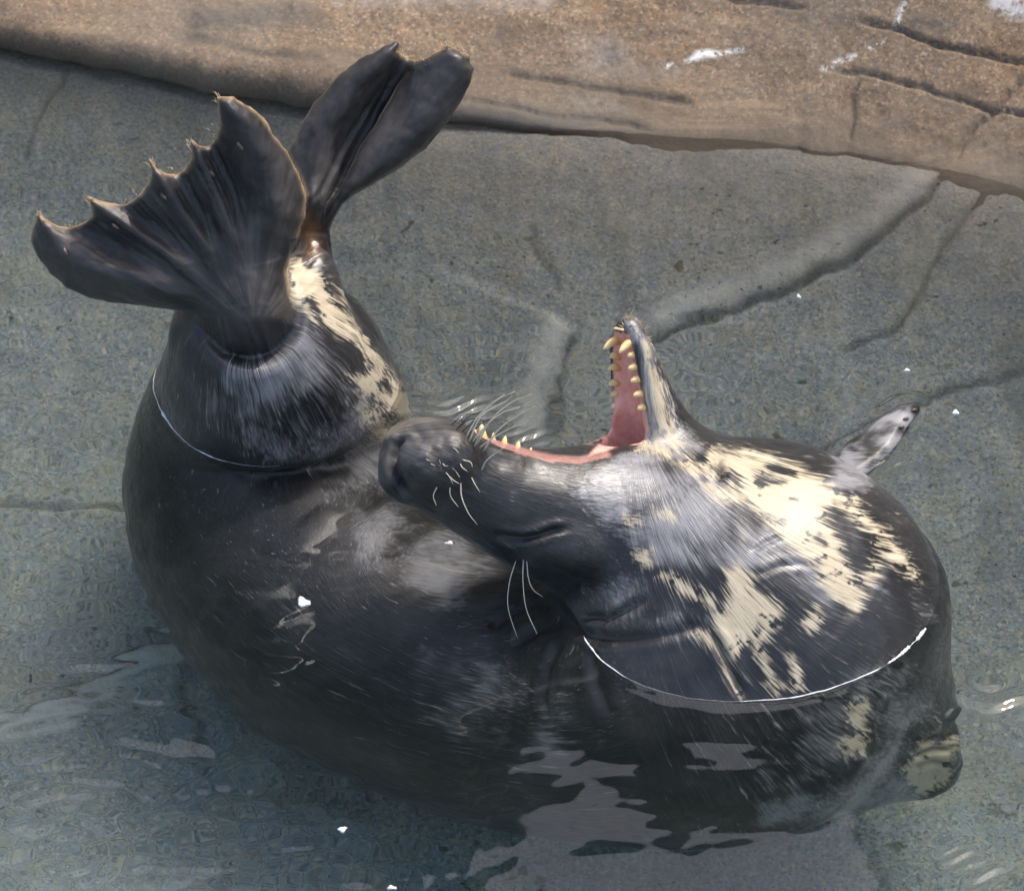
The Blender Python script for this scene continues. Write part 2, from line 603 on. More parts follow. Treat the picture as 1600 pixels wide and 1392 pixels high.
def surface_nets():
    ins = FIELD < 0
    n = NG
    cnt = np.zeros(n - 1, np.uint8)
    for a_ in (0, 1):
        for b_ in (0, 1):
            for c_ in (0, 1):
                cnt += ins[a_:n[0] - 1 + a_, b_:n[1] - 1 + b_, c_:n[2] - 1 + c_]
    cell = np.argwhere((cnt > 0) & (cnt < 8))
    del cnt
    vid = np.full(n - 1, -1, np.int32)
    vid[tuple(cell.T)] = np.arange(len(cell))
    acc = np.zeros((len(cell), 3))
    num = np.zeros(len(cell))
    cor = [np.array((a_, b_, c_)) for a_ in (0, 1) for b_ in (0, 1) for c_ in (0, 1)]
    val = [FIELD[tuple((cell + c).T)].astype(float) for c in cor]
    for i in range(8):
        for j in range(i + 1, 8):
            if np.abs(cor[i] - cor[j]).sum() != 1:
                continue
            m = (val[i] < 0) != (val[j] < 0)
            t = val[i][m] / (val[i][m] - val[j][m])
            acc[m] += cor[i] + t[:, None] * (cor[j] - cor[i])
            num[m] += 1
    V = LO + GH * (cell + acc / num[:, None])
    F = []
    for ax in range(3):
        o1, o2 = [q for q in range(3) if q != ax]
        s0 = [slice(1, -1)] * 3
        s1 = list(s0)
        s0[ax], s1[ax] = slice(0, -1), slice(1, None)
        A, B = ins[tuple(s0)], ins[tuple(s1)]
        e_ = np.argwhere(A != B)
        flip = A[tuple(e_.T)]
        e_ = e_ + np.array([0 if q == ax else 1 for q in range(3)])
        d1, d2 = np.zeros(3, int), np.zeros(3, int)
        d1[o1] = 1
        d2[o2] = 1
        q = np.stack([vid[tuple((e_ - d1 - d2).T)], vid[tuple((e_ - d2).T)], vid[tuple(e_.T)], vid[tuple((e_ - d1).T)]], -1)
        if ax == 1:
            flip = ~flip
        q[~flip] = q[~flip][:, ::-1]
        F.append(q)
    return V, np.vstack(F)


SEAL_V, SEAL_F = surface_nets()


def vert_normals(V, F):
    a_, b_, c_, d_ = (V[F[:, i]] for i in range(4))
    fn = np.cross(c_ - a_, d_ - b_)
    N = np.zeros_like(V)
    for i in range(4):
        for ax in range(3):
            N[:, ax] += np.bincount(F[:, i], fn[:, ax], len(V))
    return N / (np.linalg.norm(N, axis=1, keepdims=True) + 1e-12)


def relax(V, F, it=2, lam=0.5):
    for k in range(it):
        for l_ in (lam, -lam * 1.02):
            s_ = np.zeros_like(V)
            n_ = np.zeros(len(V))
            for i in range(4):
                for j in (1, 3):
                    n_ += np.bincount(F[:, i], minlength=len(V))
                    for ax in range(3):
                        s_[:, ax] += np.bincount(F[:, i], V[F[:, (i + j) % 4], ax], len(V))
            V = V + l_ * (s_ / np.maximum(n_, 1)[:, None] - V)
    return V


SEAL_V = relax(SEAL_V, SEAL_F, 3)
# drop anything that does not belong to the one body
lab = np.arange(len(SEAL_V))
for _ in range(60):
    old = lab.copy()
    fm = lab[SEAL_F].min(1)
    for i in range(4):
        np.minimum.at(lab, SEAL_F[:, i], fm)
    lab = lab[lab]
    if (lab == old).all():
        break
SEAL_N = vert_normals(SEAL_V, SEAL_F)
# ------------------------------------------------------------------ the pool: floor, bank, water
def axis(lo, hi, step, far, grow=1.25):
    m = np.arange(lo, hi + step, step)
    l_, r_ = [m[0]], [m[-1]]
    st = step
    while l_[-1] > -far:
        st *= grow
        l_.append(l_[-1] - st)
        r_.append(r_[-1] + st)
    return np.concatenate((l_[:0:-1], m, r_[1:]))


EDGE_PX = [(-260, 60), (-120, 66), (0, 78), (120, 98), (240, 124), (360, 148), (480, 166), (620, 182), (760, 192), (900, 204), (1050, 215), (1180, 222), (1280, 234), (1390, 250), (1470, 264), (1540, 280), (1600, 296), (1700, 325), (1850, 380)]
EDGE = np.array([at_z(x, y, 0)[:2] for x, y in EDGE_PX])


def edge_y(x):
    x = np.asarray(x, float)
    y = np.interp(x, EDGE[:, 0], EDGE[:, 1])
    xx = np.column_stack((x.ravel(), 0 * x.ravel()))
    y = y + (0.010 * fbm(xx * 4.7, 2, 11) + 0.007 * fbm(xx * 21, 3, 12)).reshape(x.shape)
    y = np.where(x > EDGE[-1, 0], EDGE[-1, 1] - 0.32 * (x - EDGE[-1, 0]), y)
    return np.where(x < EDGE[0, 0], EDGE[0, 1] + 0.12 * (EDGE[0, 0] - x), y)


def plan(pts, z):
    return np.array([at_z(x, y, z)[:2] for x, y in pts])


def floor_base(x, y):
    e = np.maximum(edge_y(x) - y, -0.3)
    z0 = -0.012 - 0.033 * (1 - sstep(-0.35, 0.1, x))
    r_ = sstep(-0.35, 0.1, x)
    e = np.maximum(e, 0)
    e = e * e / (e + 0.01 + 0.19 * r_)
    return z0 - (0.65 + 0.09 * r_) * (1 - np.exp(-e * 1.85))


def deep(px, py):
    """plan position of the floor point seen at px, py"""
    z = -0.3
    for _ in range(12):
        p = at_z(px, py, min(z, -0.02))
        z = float(floor_base(p[0], p[1]))
    return at_z(px, py, min(z, -0.02))[:2]


FLOOR_CRACKS = [  # photo pixels, half width, depth, step height on the far side
    ([(1488, 262), (1450, 310), (1400, 355), (1340, 395), (1270, 435), (1200, 468), (1130, 492), (1060, 520), (990, 550)], 0.006, 0.009, 0.013),
    ([(1540, 300), (1500, 350), (1470, 395), (1440, 450), (1395, 520), (1300, 560)], 0.006, 0.008, 0.0),
    ([(112, 104), (100, 130), (72, 160), (58, 190), (44, 225), (36, 262)], 0.004, 0.010, 0.0),
    ([(-200, 790), (0, 799), (60, 803), (120, 798), (190, 796), (300, 800)], 0.004, 0.012, 0.0),
    ([(-60, 1135), (0, 1122), (70, 1105), (130, 1080), (180, 1040), (220, 1010), (275, 996), (330, 1000)], 0.005, 0.010, 0.012),
    ([(905, 520), (880, 560), (868, 620), (858, 700)], 0.006, 0.010, 0.01),  # shadow line on the floor, carved and darkened like a crack
    ([(830, 350), (838, 400), (870, 440), (880, 470)], 0.004, 0.006, 0.0),
    ([(1080, 960), (1300, 700), (1480, 610), (1640, 560)], 0.005, 0.006, 0.0),
]
fx = axis(-1.02, 1.02, 0.006, 7.0)
fy = axis(-1.35, 1.05, 0.006, 6.0)
FX, FY = np.meshgrid(fx, fy, indexing='ij')
P2 = np.column_stack((FX.ravel(), FY.ravel()))
near = (np.abs(P2[:, 0]) < 1.3) & (P2[:, 1] > -1.7) & (P2[:, 1] < 1.3)
fz = floor_base(P2[:, 0], P2[:, 1])
fz = fz + 0.030 * fbm(P2 * 2.6, 4, 3) * np.clip(-fz / 0.25, 0.15, 1) + 0.0045 * fbm(P2 * 26, 3, 9)
crk = np.zeros(len(P2))
edgelit = np.zeros(len(P2))
jit = 0.008 * np.column_stack((fbm(P2 * 22, 3, 21), fbm(P2 * 22, 3, 22)))
for pts, w, dep, step in FLOOR_CRACKS:
    pl = np.array([deep(*q) for q in pts])
    d_, t_l, s_l = line_d(P2[near, 0] + jit[near, 0], P2[near, 1] + jit[near, 1], pl)
    ends = sstep(0, 0.06, t_l) * (1 - sstep(0.9, 1.0, t_l))
    g_ = np.exp(-(d_ / w) ** 2) * ends
    crk[near] = np.maximum(crk[near], g_)
    fz[near] -= dep * g_
    if step:
        up = (s_l < 0)
        fz[near] += step * np.where(up, 1 - sstep(0.04, 0.35, d_), 0) * ends
        edgelit[near] = np.maximum(edgelit[near], np.where(up, np.exp(-((d_ - 0.03) / 0.022) ** 2), 0) * ends)
fz = np.where(edge_y(P2[:, 0]) - P2[:, 1] > 0, np.minimum(fz, -0.005), np.minimum(fz, -0.02))
FV = np.column_stack((P2, fz))


def stone_material(name, cols, speck, wetgrey, algae):
    T = NT(name)
    pos = T.n('ShaderNodeNewGeometry').outputs['Position']
    big = T.noise(pos, 3.2, 4, 0.6)
    mid = T.noise(pos, 14, 5, 0.65, 0.4)
    fine = T.noise(pos, 120, 3, 0.7)
    gr = T.n('ShaderNodeTexVoronoi', {'Vector': pos}, feature='F1')
    gr.inputs['Scale'].default_value = 240.0
    cell = T.n('ShaderNodeSeparateColor', {0: gr.outputs['Color']})
    c = T.mix(T.ramp(big, 0.36, 0.64), cols[0], cols[1])
    c = T.mix(T.ramp(mid, 0.42, 0.72), c, cols[2])
    # grains of the stone: dark, tan and pale ones
    c = T.mix(T.math('MULTIPLY', T.ramp(cell.outputs[0], 0.62, 0.9), speck), c, cols[3])
    c = T.mix(T.math('MULTIPLY', T.ramp(cell.outputs[1], 0.70, 0.95), speck), c, cols[4])
    c = T.mix(T.math('MULTIPLY', T.ramp(cell.outputs[2], 0.80, 0.97), speck * 0.8), c, cols[5])
    c = T.mix(T.ramp(fine, 0.3, 0.75, 0.45, 0.0), c, cols[3])
    sp = T.noise(pos, 34, 2, 0.5)
    pat = T.noise(pos, 5.5, 3, 0.6)
    al = T.math('MULTIPLY', T.ramp(sp, 0.635, 0.70), T.ramp(pat, 0.5, 0.66))
    c = T.mix(T.math('MULTIPLY', al, algae), c, (0.055, 0.050, 0.018))
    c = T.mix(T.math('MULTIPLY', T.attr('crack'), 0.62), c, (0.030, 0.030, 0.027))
    c = T.mix(T.math('MULTIPLY', T.attr('lit_edge'), 0.6), c, cols[5])  # pale tint paints the lit edge along floor ledges
    return T, pos, c, fine, mid


def finish(T, pos, c, fine, mid, rough, bump):
    bs = T.n('ShaderNodeBsdfPrincipled')
    T.set(bs.inputs['Base Color'], c)
    T.set(bs.inputs['Roughness'], rough)
    h = T.math('ADD', T.math('MULTIPLY', fine, 0.5), mid)
    b_ = T.n('ShaderNodeBump')
    b_.inputs['Strength'].default_value = bump
    b_.inputs['Distance'].default_value = 0.006
    T.set(b_.inputs['Height'], h)
    T.set(bs.inputs['Normal'], b_.outputs[0])
    T.set(T.out.inputs['Surface'], bs)
    return T.m


T, pos, c, fine, mid = stone_material('pool_floor_stone', [(0.245, 0.26, 0.266), (0.295, 0.305, 0.302), (0.35, 0.325, 0.265), (0.10, 0.104, 0.10), (0.56, 0.43, 0.25), (0.52, 0.49, 0.44)], 0.6, 1, 0.9)
# the shallow floor near the bank is browner
sepz = T.n('ShaderNodeSeparateXYZ', {0: pos})
c = T.mix(T.ramp(sepz.outputs[2], -0.26, -0.03, 0.0, 0.42), c, (0.20, 0.165, 0.115))
st1 = T.noise(pos, 4.5, 5, 0.7, 0.6)
c = T.mix(T.ramp(st1, 0.52, 0.72, 0.0, 0.55), c, (0.115, 0.112, 0.095))
st2 = T.noise(T.scalev(pos, (1.0, 2.0, 1.0)), 9.0, 5, 0.7, 0.8)
c = T.mix(T.ramp(st2, 0.60, 0.78, 0.0, 0.6), c, (0.40, 0.385, 0.34))
st4 = T.noise(pos, 6.5, 5, 0.7, 1.0)
c = T.mix(T.ramp(st4, 0.52, 0.70, 0.0, 0.35), c, (0.25, 0.225, 0.145))
st3 = T.noise(pos, 75, 2, 0.5)
c = T.mix(T.math('MULTIPLY', T.ramp(st3, 0.66, 0.72), T.ramp(st1, 0.4, 0.6)), c, (0.06, 0.055, 0.04))
FLOOR_MAT = finish(T, pos, c, fine, mid, 0.75, 0.5)
floor = mesh_obj('pool_floor', FV, grid_faces(len(fx), len(fy)), FLOOR_MAT)
floor['kind'] = 'structure'
attr(floor, 'crack', crk)
attr(floor, 'lit_edge', edgelit)

# bank: a rock shelf whose lip hangs over the water on the left, rising to an unseen wall added as a dark reflection for the water
bx_ = axis(-0.95, 0.95, 0.0035, 9.0, 1.3)
prof = np.concatenate((np.linspace(0, 1, 12)[:-1], np.linspace(1, 2, 120)[:-1], np.linspace(2, 3, 30)[:-1], np.linspace(3, 4, 90)))
BX, BT = np.meshgrid(bx_, prof, indexing='ij')
ey = edge_y(BX)
recess = 0.10 * (1 - sstep(-0.25, 0.15, BX)) * sstep(-1.6, -0.9, BX) - 0.085 * sstep(-0.1, 0.25, BX) + 0.012
lipz = 0.003 + 0.030 * (1 - sstep(-0.3, 0.2, BX))
u0 = np.clip(BT, 0, 1)
u1 = np.clip(BT - 1, 0, 1)
u2 = np.clip(BT - 2, 0, 1)
u3 = np.clip(BT - 3, 0, 1)
lip = np.minimum(u1 * 14, 1)
round_ = np.sqrt(np.clip(1 - (1 - lip) ** 2, 0, 1))
slope = 0.30 + 0.22 * sstep(0.1, 0.7, BX)
rgt = sstep(-0.1, 0.25, BX)
W_ = recess * (1 - u0) + 0.42 * u1 + 2.2 * u2 + 1.0 * u3
Zb = np.where(BT < 1, (-0.16 + 0.12 * rgt) * (1 - u0 ** (0.7 + 0.3 * rgt)) - 0.004 + 0.004 * rgt, lipz * round_ + slope * 0.42 * u1) + 0.35 * u2 + 5.4 * u3 ** 0.9
Zb = np.where(BT <= 0, -0.25, Zb)
BP = np.column_stack((BX.ravel(), (ey + W_).ravel(), Zb.ravel()))
PB = BP.copy()
onb = (BT >= 1).ravel()
nb = 0.030 * fbm(PB * np.array((2.2, 3.5, 2)), 4, 41) + 0.007 * fbm(PB * np.array((11, 22, 14)), 4, 43) + 0.0016 * fbm(PB * 90, 2, 44)
nb = nb * np.clip((BT.ravel() - 0.98) * 8, 0.10, 1)
BP[:, 2] += nb
BP[:, 1] += 0.012 * fbm(PB * 7, 3, 47) * 0.6 - 0.5 * nb * (u2.ravel() > 0)
BP[:, 2] -= 1.5 * (sstep(-0.3, 0.1, PB[:, 0] + 0.25 * fbm(PB * 2.0, 3, 57)) * sstep(1.35, 0.85, PB[:, 0] + 0.25 * fbm(PB * 2.3, 3, 58))) * u3.ravel() ** 2  # notch in the unseen wall, shaped so the water mirrors some sky
wall_l = 0.7 * fbm(PB * np.array((0.8, 0.8, 1.6)), 5, 51) * u3.ravel() ** 0.5
BP[:, 1] += wall_l
BANK_CRACKS = [
    ([(1325, 28), (1400, 46), (1440, 62), (1500, 78), (1560, 92), (1640, 104)], 0.0034, 0.009, 0.0025),
    ([(1285, 108), (1345, 112), (1400, 128), (1450, 140), (1500, 158), (1560, 172), (1640, 185)], 0.003, 0.007, 0.002),
    ([(1640, 95), (1590, 135), (1560, 168), (1528, 196), (1505, 225), (1492, 258)], 0.0032, 0.009, 0.0),
    ([(1345, 115), (1332, 150), (1332, 185), (1326, 220)], 0.003, 0.007, 0.0),
    ([(780, 118), (860, 128), (960, 142), (1050, 158), (1090, 166)], 0.005, 0.004, 0.004),  # ledge shading, drawn dark like a crack
    ([(700, 150), (790, 165), (860, 178), (960, 190), (1040, 206)], 0.005, 0.004, 0.005),
    ([(1090, -30), (1150, 2), (1220, 8), (1265, 14)], 0.004, 0.008, 0.0),
    ([(260, 60), (340, 66), (420, 85), (520, 96)], 0.006, 0.003, 0.0),
]
bxp, byp = to_px(BP)
inb = (bxp > -300) & (bxp < 1900) & (byp > -500) & (byp < 420) & onb & (u2.ravel() <= 0.2)
bcrk = np.zeros(len(BP))
jx = 5.0 * fbm(PB[inb] * 30, 3, 61)
jy = 5.0 * fbm(PB[inb] * 30, 3, 62)
for pts, w, dep, step in BANK_CRACKS:
    d_, t_l, s_l = line_d(bxp[inb] + jx, byp[inb] + jy, np.array(pts, float))
    ends = sstep(0, 0.12, t_l) * (1 - sstep(0.9, 1, t_l))
    g_ = np.exp(-(d_ / S / w) ** 2) * ends
    bcrk[inb] = np.maximum(bcrk[inb], g_)
    BP[inb, 2] -= dep * g_
    if step:
        BP[inb, 2] += step * np.where(s_l < 0, np.exp(-d_ / 55), 0) * ends
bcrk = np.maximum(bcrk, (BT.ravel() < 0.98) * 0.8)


def splat(polys, feather, seed):
    m = np.zeros(len(BP))
    qx = bxp[inb] + 9 * fbm(PB[inb] * 40, 3, seed)
    qy = byp[inb] + 9 * fbm(PB[inb] * 40, 3, seed + 1)
    for p in polys:
        m[inb] = np.maximum(m[inb], np.clip(0.5 - poly_sd(qx, qy, p) / feather, 0, 1))
    return m


lime = splat([[(1066, 92), (1085, 84), (1110, 80), (1160, 76), (1160, 81), (1115, 86), (1090, 94), (1068, 97)], [(1285, 106), (1310, 96), (1345, 88), (1346, 92), (1312, 102), (1290, 110)],
              [(1392, 46), (1400, 30), (1418, -12), (1424, -12), (1408, 28), (1398, 48)], [(1356, 76), (1378, 66), (1380, 69), (1358, 80)], [(1033, 106), (1048, 100), (1050, 104), (1036, 110)]], 7, 71)
pale = splat([[(1550, -10), (1548, 8), (1565, 22), (1590, 31), (1640, 36), (1660, -60), (1560, -60)]], 14, 75)
pale = np.maximum(pale, 0.25 * splat([[(500, -20), (520, 6), (600, 8), (700, 10), (790, 12), (860, 12), (880, -20)]], 26, 77))
pale = np.maximum(pale, 0.10 * splat([[(895, 60), (960, 45), (1000, 110), (1080, 100), (1060, 130), (900, 120)], [(890, 150), (960, 155), (990, 180), (930, 190), (880, 170)]], 26, 79))
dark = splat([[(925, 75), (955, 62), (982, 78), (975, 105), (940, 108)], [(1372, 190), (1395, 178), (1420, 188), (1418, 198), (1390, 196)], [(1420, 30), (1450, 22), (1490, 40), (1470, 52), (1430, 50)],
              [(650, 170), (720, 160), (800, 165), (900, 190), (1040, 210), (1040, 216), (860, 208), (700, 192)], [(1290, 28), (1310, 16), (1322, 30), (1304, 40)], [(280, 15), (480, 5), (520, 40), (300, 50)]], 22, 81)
T, pos, c, fine, mid = stone_material('bank_rock', [(0.255, 0.15, 0.076), (0.19, 0.13, 0.08), (0.25, 0.175, 0.11), (0.075, 0.055, 0.040), (0.42, 0.25, 0.12), (0.48, 0.38, 0.27)], 0.62, 1, 0.2)
sepz = T.n('ShaderNodeSeparateXYZ', {0: pos})
wet = T.ramp(T.math('ADD', sepz.outputs[2], T.math('MULTIPLY', T.noise(pos, 9, 4), 0.05)), 0.02, 0.10, 0.85, 0.0)
c = T.mix(wet, c, (0.085, 0.066, 0.046))
strat = T.noise(T.scalev(pos, (2.2, 11.0, 14.0)), 1.0, 5, 0.65, 0.5)
c = T.mix(T.ramp(strat, 0.50, 0.70, 0.0, 0.65), c, (0.135, 0.098, 0.066))
c = T.mix(T.ramp(strat, 0.46, 0.30, 0.0, 0.3), c, (0.40, 0.28, 0.17))
blot = T.noise(pos, 20, 4, 0.7, 0.5)
c = T.mix(T.ramp(blot, 0.56, 0.72, 0.0, 0.6), c, (0.115, 0.095, 0.075))
grey = T.noise(pos, 2.3, 3, 0.5)
c = T.mix(T.ramp(grey, 0.45, 0.7, 0.0, 0.5), c, (0.185, 0.155, 0.12))
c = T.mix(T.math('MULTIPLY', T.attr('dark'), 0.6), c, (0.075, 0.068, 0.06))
c = T.mix(T.math('MULTIPLY', T.attr('pale'), T.ramp(T.noise(pos, 60, 4, 0.7), 0.3, 0.6)), c, (0.60, 0.57, 0.55))
c = T.mix(T.math('MULTIPLY', T.attr('lime'), T.ramp(T.noise(pos, 80, 4, 0.75), 0.44, 0.56)), c, (0.80, 0.79, 0.77))
BANK_MAT = finish(T, pos, c, fine, mid, 0.75, 0.35)
bank = mesh_obj('rock_bank', BP, grid_faces(len(bx_), len(prof))[:, ::-1], BANK_MAT)
bank['kind'] = 'structure'
attr(bank, 'crack', bcrk)
attr(bank, 'lit_edge', np.zeros(len(BP)))
attr(bank, 'lime', lime)
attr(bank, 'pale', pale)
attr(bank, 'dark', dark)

# water: a rippled sheet with sides and bottom, climbing a little where it touches the wet fur
wx_ = axis(-0.86, 0.86, 0.0032, 6.2, 1.35)
wy_ = axis(-1.15, 0.95, 0.0032, 5.5, 1.35)
WX, WY = np.meshgrid(wx_, wy_, indexing='ij')
PW = np.column_stack((WX.ravel(), WY.ravel()))
inn = (PW[:, 0] > LO[0]) & (PW[:, 0] < HI[0]) & (PW[:, 1] > LO[1]) & (PW[:, 1] < HI[1])
sd_w = np.full(len(PW), 0.2)
sd_w[inn] = field_at(np.column_stack((PW[inn], np.zeros(inn.sum()))))
wpx, wpy = to_px(np.column_stack((PW, np.zeros(len(PW)))))


def waves(P, px, py):
    h = 0.0022 * fbm(P * np.array((3.0, 4.5)), 2, 91)
    warp = np.column_stack((fbm(P * 3.1, 2, 93), fbm(P * 3.1, 2, 94)))
    Q = P + 0.05 * warp
    Qr = np.column_stack((0.87 * Q[:, 0] + 0.49 * Q[:, 1], -0.49 * Q[:, 0] + 0.87 * Q[:, 1])) + 0.02 * np.column_stack((fbm(P * 13, 2, 193), fbm(P * 13, 2, 194)))
    lively = (1 - 0.3 * sstep(620, 800, px) * sstep(1450, 1250, px) * sstep(1000, 1080, py)) * np.clip(0.30 + 0.9 * sstep(0, 500, 700 - px) * sstep(750, 1150, py) + 0.35 * fbm(P * 2.2, 2, 95) + 0.25 * sstep(1100, 300, px), 0.08, 1.3)
    h = h + 0.0015 * lively * fbm(Q * np.array((9.0, 19.0)), 2, 96)
    h = h + 0.00042 * lively * (fbm(Qr * np.array((26.0, 44.0)), 1, 97) + 0.6 * fbm(Q * np.array((21.0, 57.0)), 1, 197))
    # long low swell at lower left that gathers the sun into bands on the floor
    h = h + 0.0018 * sstep(620, 300, px) * sstep(850, 1150, py) * fbm(Q * np.array((4.0, 15.0)), 2, 98)
    # steep little ripples kicked up beside the muzzle, the fore flipper and at lower right
    for cx, cy, lam, amp, ex, ey_ in ((725, 640, 0.026, 0.0022, 0.07, 0.03), (825, 682, 0.030, 0.0026, 0.035, 0.014), (1575, 1098, 0.034, 0.0024, 0.05, 0.03), (1385, 625, 0.030, 0.0014, 0.04, 0.03), (1390, 720, 0.026, 0.0014, 0.03, 0.03), (1545, 1370, 0.03, 0.0016, 0.02, 0.02), (1500, 1340, 0.03, 0.0014, 0.02, 0.02), (1500, 1115, 0.024, 0.0016, 0.02, 0.01)):
        o = at_z(cx, cy, 0)
        u, v = P[:, 0] - o[0], P[:, 1] - o[1]
        h = h + amp * np.sin(2 * math.pi * (0.22 * u - v + 0.012 * np.sin(u * 60) + 0.10 * warp[:, 0]) / lam) * np.exp(-(u / ex) ** 2 - (v / ey_) ** 2)
    # rings spreading from the moving head and tail
    for cx, cy, lam, amp, ext in ((760, 640, 0.034, 0.00034, 0.20), (110, 1330, 0.028, 0.00022, 0.30), (1100, 560, 0.045, 0.0003, 0.22)):
        o = at_z(cx, cy, 0)
        r = np.hypot(P[:, 0] - o[0], (P[:, 1] - o[1])) + 0.02 * warp[:, 0]
        h = h + amp * np.sin(2 * math.pi * r / lam) * np.exp(-(r / ext) ** 2)
    return h


wz = waves(PW, wpx, wpy)
far_ = np.hypot(PW[:, 0], PW[:, 1]) > 1.6
wz[far_] = 0.002 * fbm(PW[far_] * 3, 2, 91)
men = 0.0012 * np.exp(-np.clip(sd_w, 0, 1) / 0.006) * (0.35 + 1.3 * np.clip(0.5 + fbm(PW * 14, 2, 198), 0, 1))
men = men.reshape(len(wx_), len(wy_))
for ax in (0, 1, 0, 1):
    men = (np.roll(men, 1, ax) + 2 * men + np.roll(men, -1, ax)) / 4
wz += men.ravel()
nw = len(PW)
WV = np.column_stack((PW, wz))
I = np.arange(nw).reshape(len(wx_), len(wy_))
ring = np.concatenate((I[:, 0], I[-1, 1:], I[-2::-1, -1], I[0, -2:0:-1]))
low = WV[ring].copy()
low[:, 2] = -1.0
WF = grid_faces(len(wx_), len(wy_))
k_ = np.arange(len(ring))
k2 = (k_ + 1) % len(ring)
side = np.stack((ring[k_], nw + k_, nw + k2, ring[k2]), -1)
base = len(ring) + nw
WV = np.vstack((WV, low, [[0, 0, -1.0]]))
bot = np.stack((nw + k2, nw + k_, np.full(len(ring), base), np.full(len(ring), base)), -1)
T = NT('pool_water')
gl = T.n('ShaderNodeBsdfGlass')
gl.inputs['Roughness'].default_value = 0.0
gl.inputs['IOR'].default_value = IOR
T.set(T.out.inputs['Surface'], gl)
ab = T.n('ShaderNodeVolumeAbsorption')
ab.inputs['Color'].default_value = (0.73, 0.905, 0.935, 1)
ab.inputs['Density'].default_value = 0.7
T.set(T.out.inputs['Volume'], ab)
water = mesh_obj('water', WV[:nw + len(ring)], np.vstack((WF, side)), T.m)
water['kind'] = 'structure'
# ------------------------------------------------------------------ the grey seal
def zc(pts, s_, ox, oy):
    return [(ox + x / s_, oy + y / s_) for x, y in pts]


Z4 = lambda p: zc(p, 2.2857, 900, 600)
front = SEAL_N @ C3
wpx_, wpy_ = to_px_wet(SEAL_V)
lit = front > -0.15

# carved lines: eye slit, nostril, folds of neck and tail, pleats of the webs
STAMPS = [  # photo pixels, half width px, depth
    ([(774, 834), (795, 839), (818, 841), (840, 837), (862, 829), (886, 826)], 5.0, 0.0065),
    ([(632, 683), (621, 697), (616, 714), (617, 734), (622, 752), (630, 768)], 5.5, 0.012),
    ([(885, 968), (905, 984), (925, 994), (960, 997), (1010, 994), (1060, 986), (1105, 972)], 8, 0.005),
    ([(905, 965), (950, 965), (990, 950), (1015, 930)], 6, 0.004),
    ([(1110, 985), (1122, 1010), (1140, 1045), (1158, 1085)], 7, 0.006),
    ([(1180, 900), (1215, 885), (1250, 880), (1290, 888)], 5, 0.0015),
    ([(1175, 862), (1195, 848), (1222, 838)], 4, 0.0015),
    ([(1120, 718), (1128, 738), (1122, 752)], 6, 0.005),
    ([(640, 660), (665, 690)], 6, 0.002),
    ([(930, 990), (960, 960), (1000, 935)], 5, 0.003),
    ([(880, 1000), (860, 1040), (850, 1090), (858, 1130)], 9, 0.004),
    ([(925, 1010), (930, 1060), (955, 1120)], 9, 0.004),
    ([(800, 1010), (845, 985), (885, 975)], 11, 0.006), ([(760, 980), (820, 950), (870, 950)], 12, 0.005), ([(700, 930), (760, 905), (800, 905)], 12, 0.004),
    ([(600, 870), (660, 830), (700, 815)], 12, 0.004), ([(560, 800), (610, 770), (650, 740)], 12, 0.005), ([(500, 745), (560, 715), (610, 690)], 12, 0.004),
    ([(560, 700), (600, 668), (640, 655)], 9, 0.003),
    ([(285, 500), (270, 540), (262, 590)], 8, 0.003),
    ([(1440, 1165), (1462, 1150), (1490, 1148)], 4, 0.004), ([(1432, 1180), (1460, 1170), (1488, 1172)], 4, 0.004), ([(1430, 1200), (1455, 1190), (1480, 1195)], 4, 0.003),
]
for (b0, b1), (a0, a1), n_ in ((((270, 420), (300, 405)), ((150, 345), (222, 312)), 9), (((310, 395), (335, 385)), ((236, 300), (292, 270)), 8), (((352, 360), (385, 350)), ((302, 258), (338, 225)), 6), (((190, 425), (235, 425)), ((84, 356), (140, 342)), 7)):
    for q in range(n_):
        u = (q + 0.5) / n_
        b_ = (b0[0] + (b1[0] - b0[0]) * u, b0[1] + (b1[1] - b0[1]) * u)
        a_ = (a0[0] + (a1[0] - a0[0]) * u, a0[1] + (a1[1] - a0[1]) * u)
        STAMPS.append(([b_, ((a_[0] + b_[0]) / 2 + 4, (a_[1] + b_[1]) / 2), a_], 2.4, 0.0022 + 0.001 * rng.random()))
STAMPS += [([(470, 330), (500, 300), (540, 215), (590, 140), (618, 95)], 3.0, 0.002), ([(505, 340), (530, 285), (560, 225), (590, 180), (622, 120)], 5.0, 0.006), ([(500, 350), (520, 300), (545, 245), (580, 185), (615, 110)], 4.0, 0.005)]
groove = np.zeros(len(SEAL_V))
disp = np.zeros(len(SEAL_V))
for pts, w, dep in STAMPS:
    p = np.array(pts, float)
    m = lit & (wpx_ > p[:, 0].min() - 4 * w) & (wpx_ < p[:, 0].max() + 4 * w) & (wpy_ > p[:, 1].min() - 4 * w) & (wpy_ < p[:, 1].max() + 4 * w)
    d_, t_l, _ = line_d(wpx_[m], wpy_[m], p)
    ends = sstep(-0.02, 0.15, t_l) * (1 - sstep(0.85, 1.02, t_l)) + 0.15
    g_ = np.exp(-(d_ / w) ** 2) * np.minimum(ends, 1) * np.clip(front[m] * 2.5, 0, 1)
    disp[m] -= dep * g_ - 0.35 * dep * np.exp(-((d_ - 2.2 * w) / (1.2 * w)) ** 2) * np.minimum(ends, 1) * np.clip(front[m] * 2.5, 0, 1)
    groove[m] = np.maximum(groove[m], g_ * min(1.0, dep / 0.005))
# soft unevenness of blubber and wet coat
disp += 0.004 * fbm(SEAL_V * 9, 3, 131) * (SEAL_V[:, 2] < 0.3) + 0.0007 * fbm(SEAL_V * 60, 2, 132)
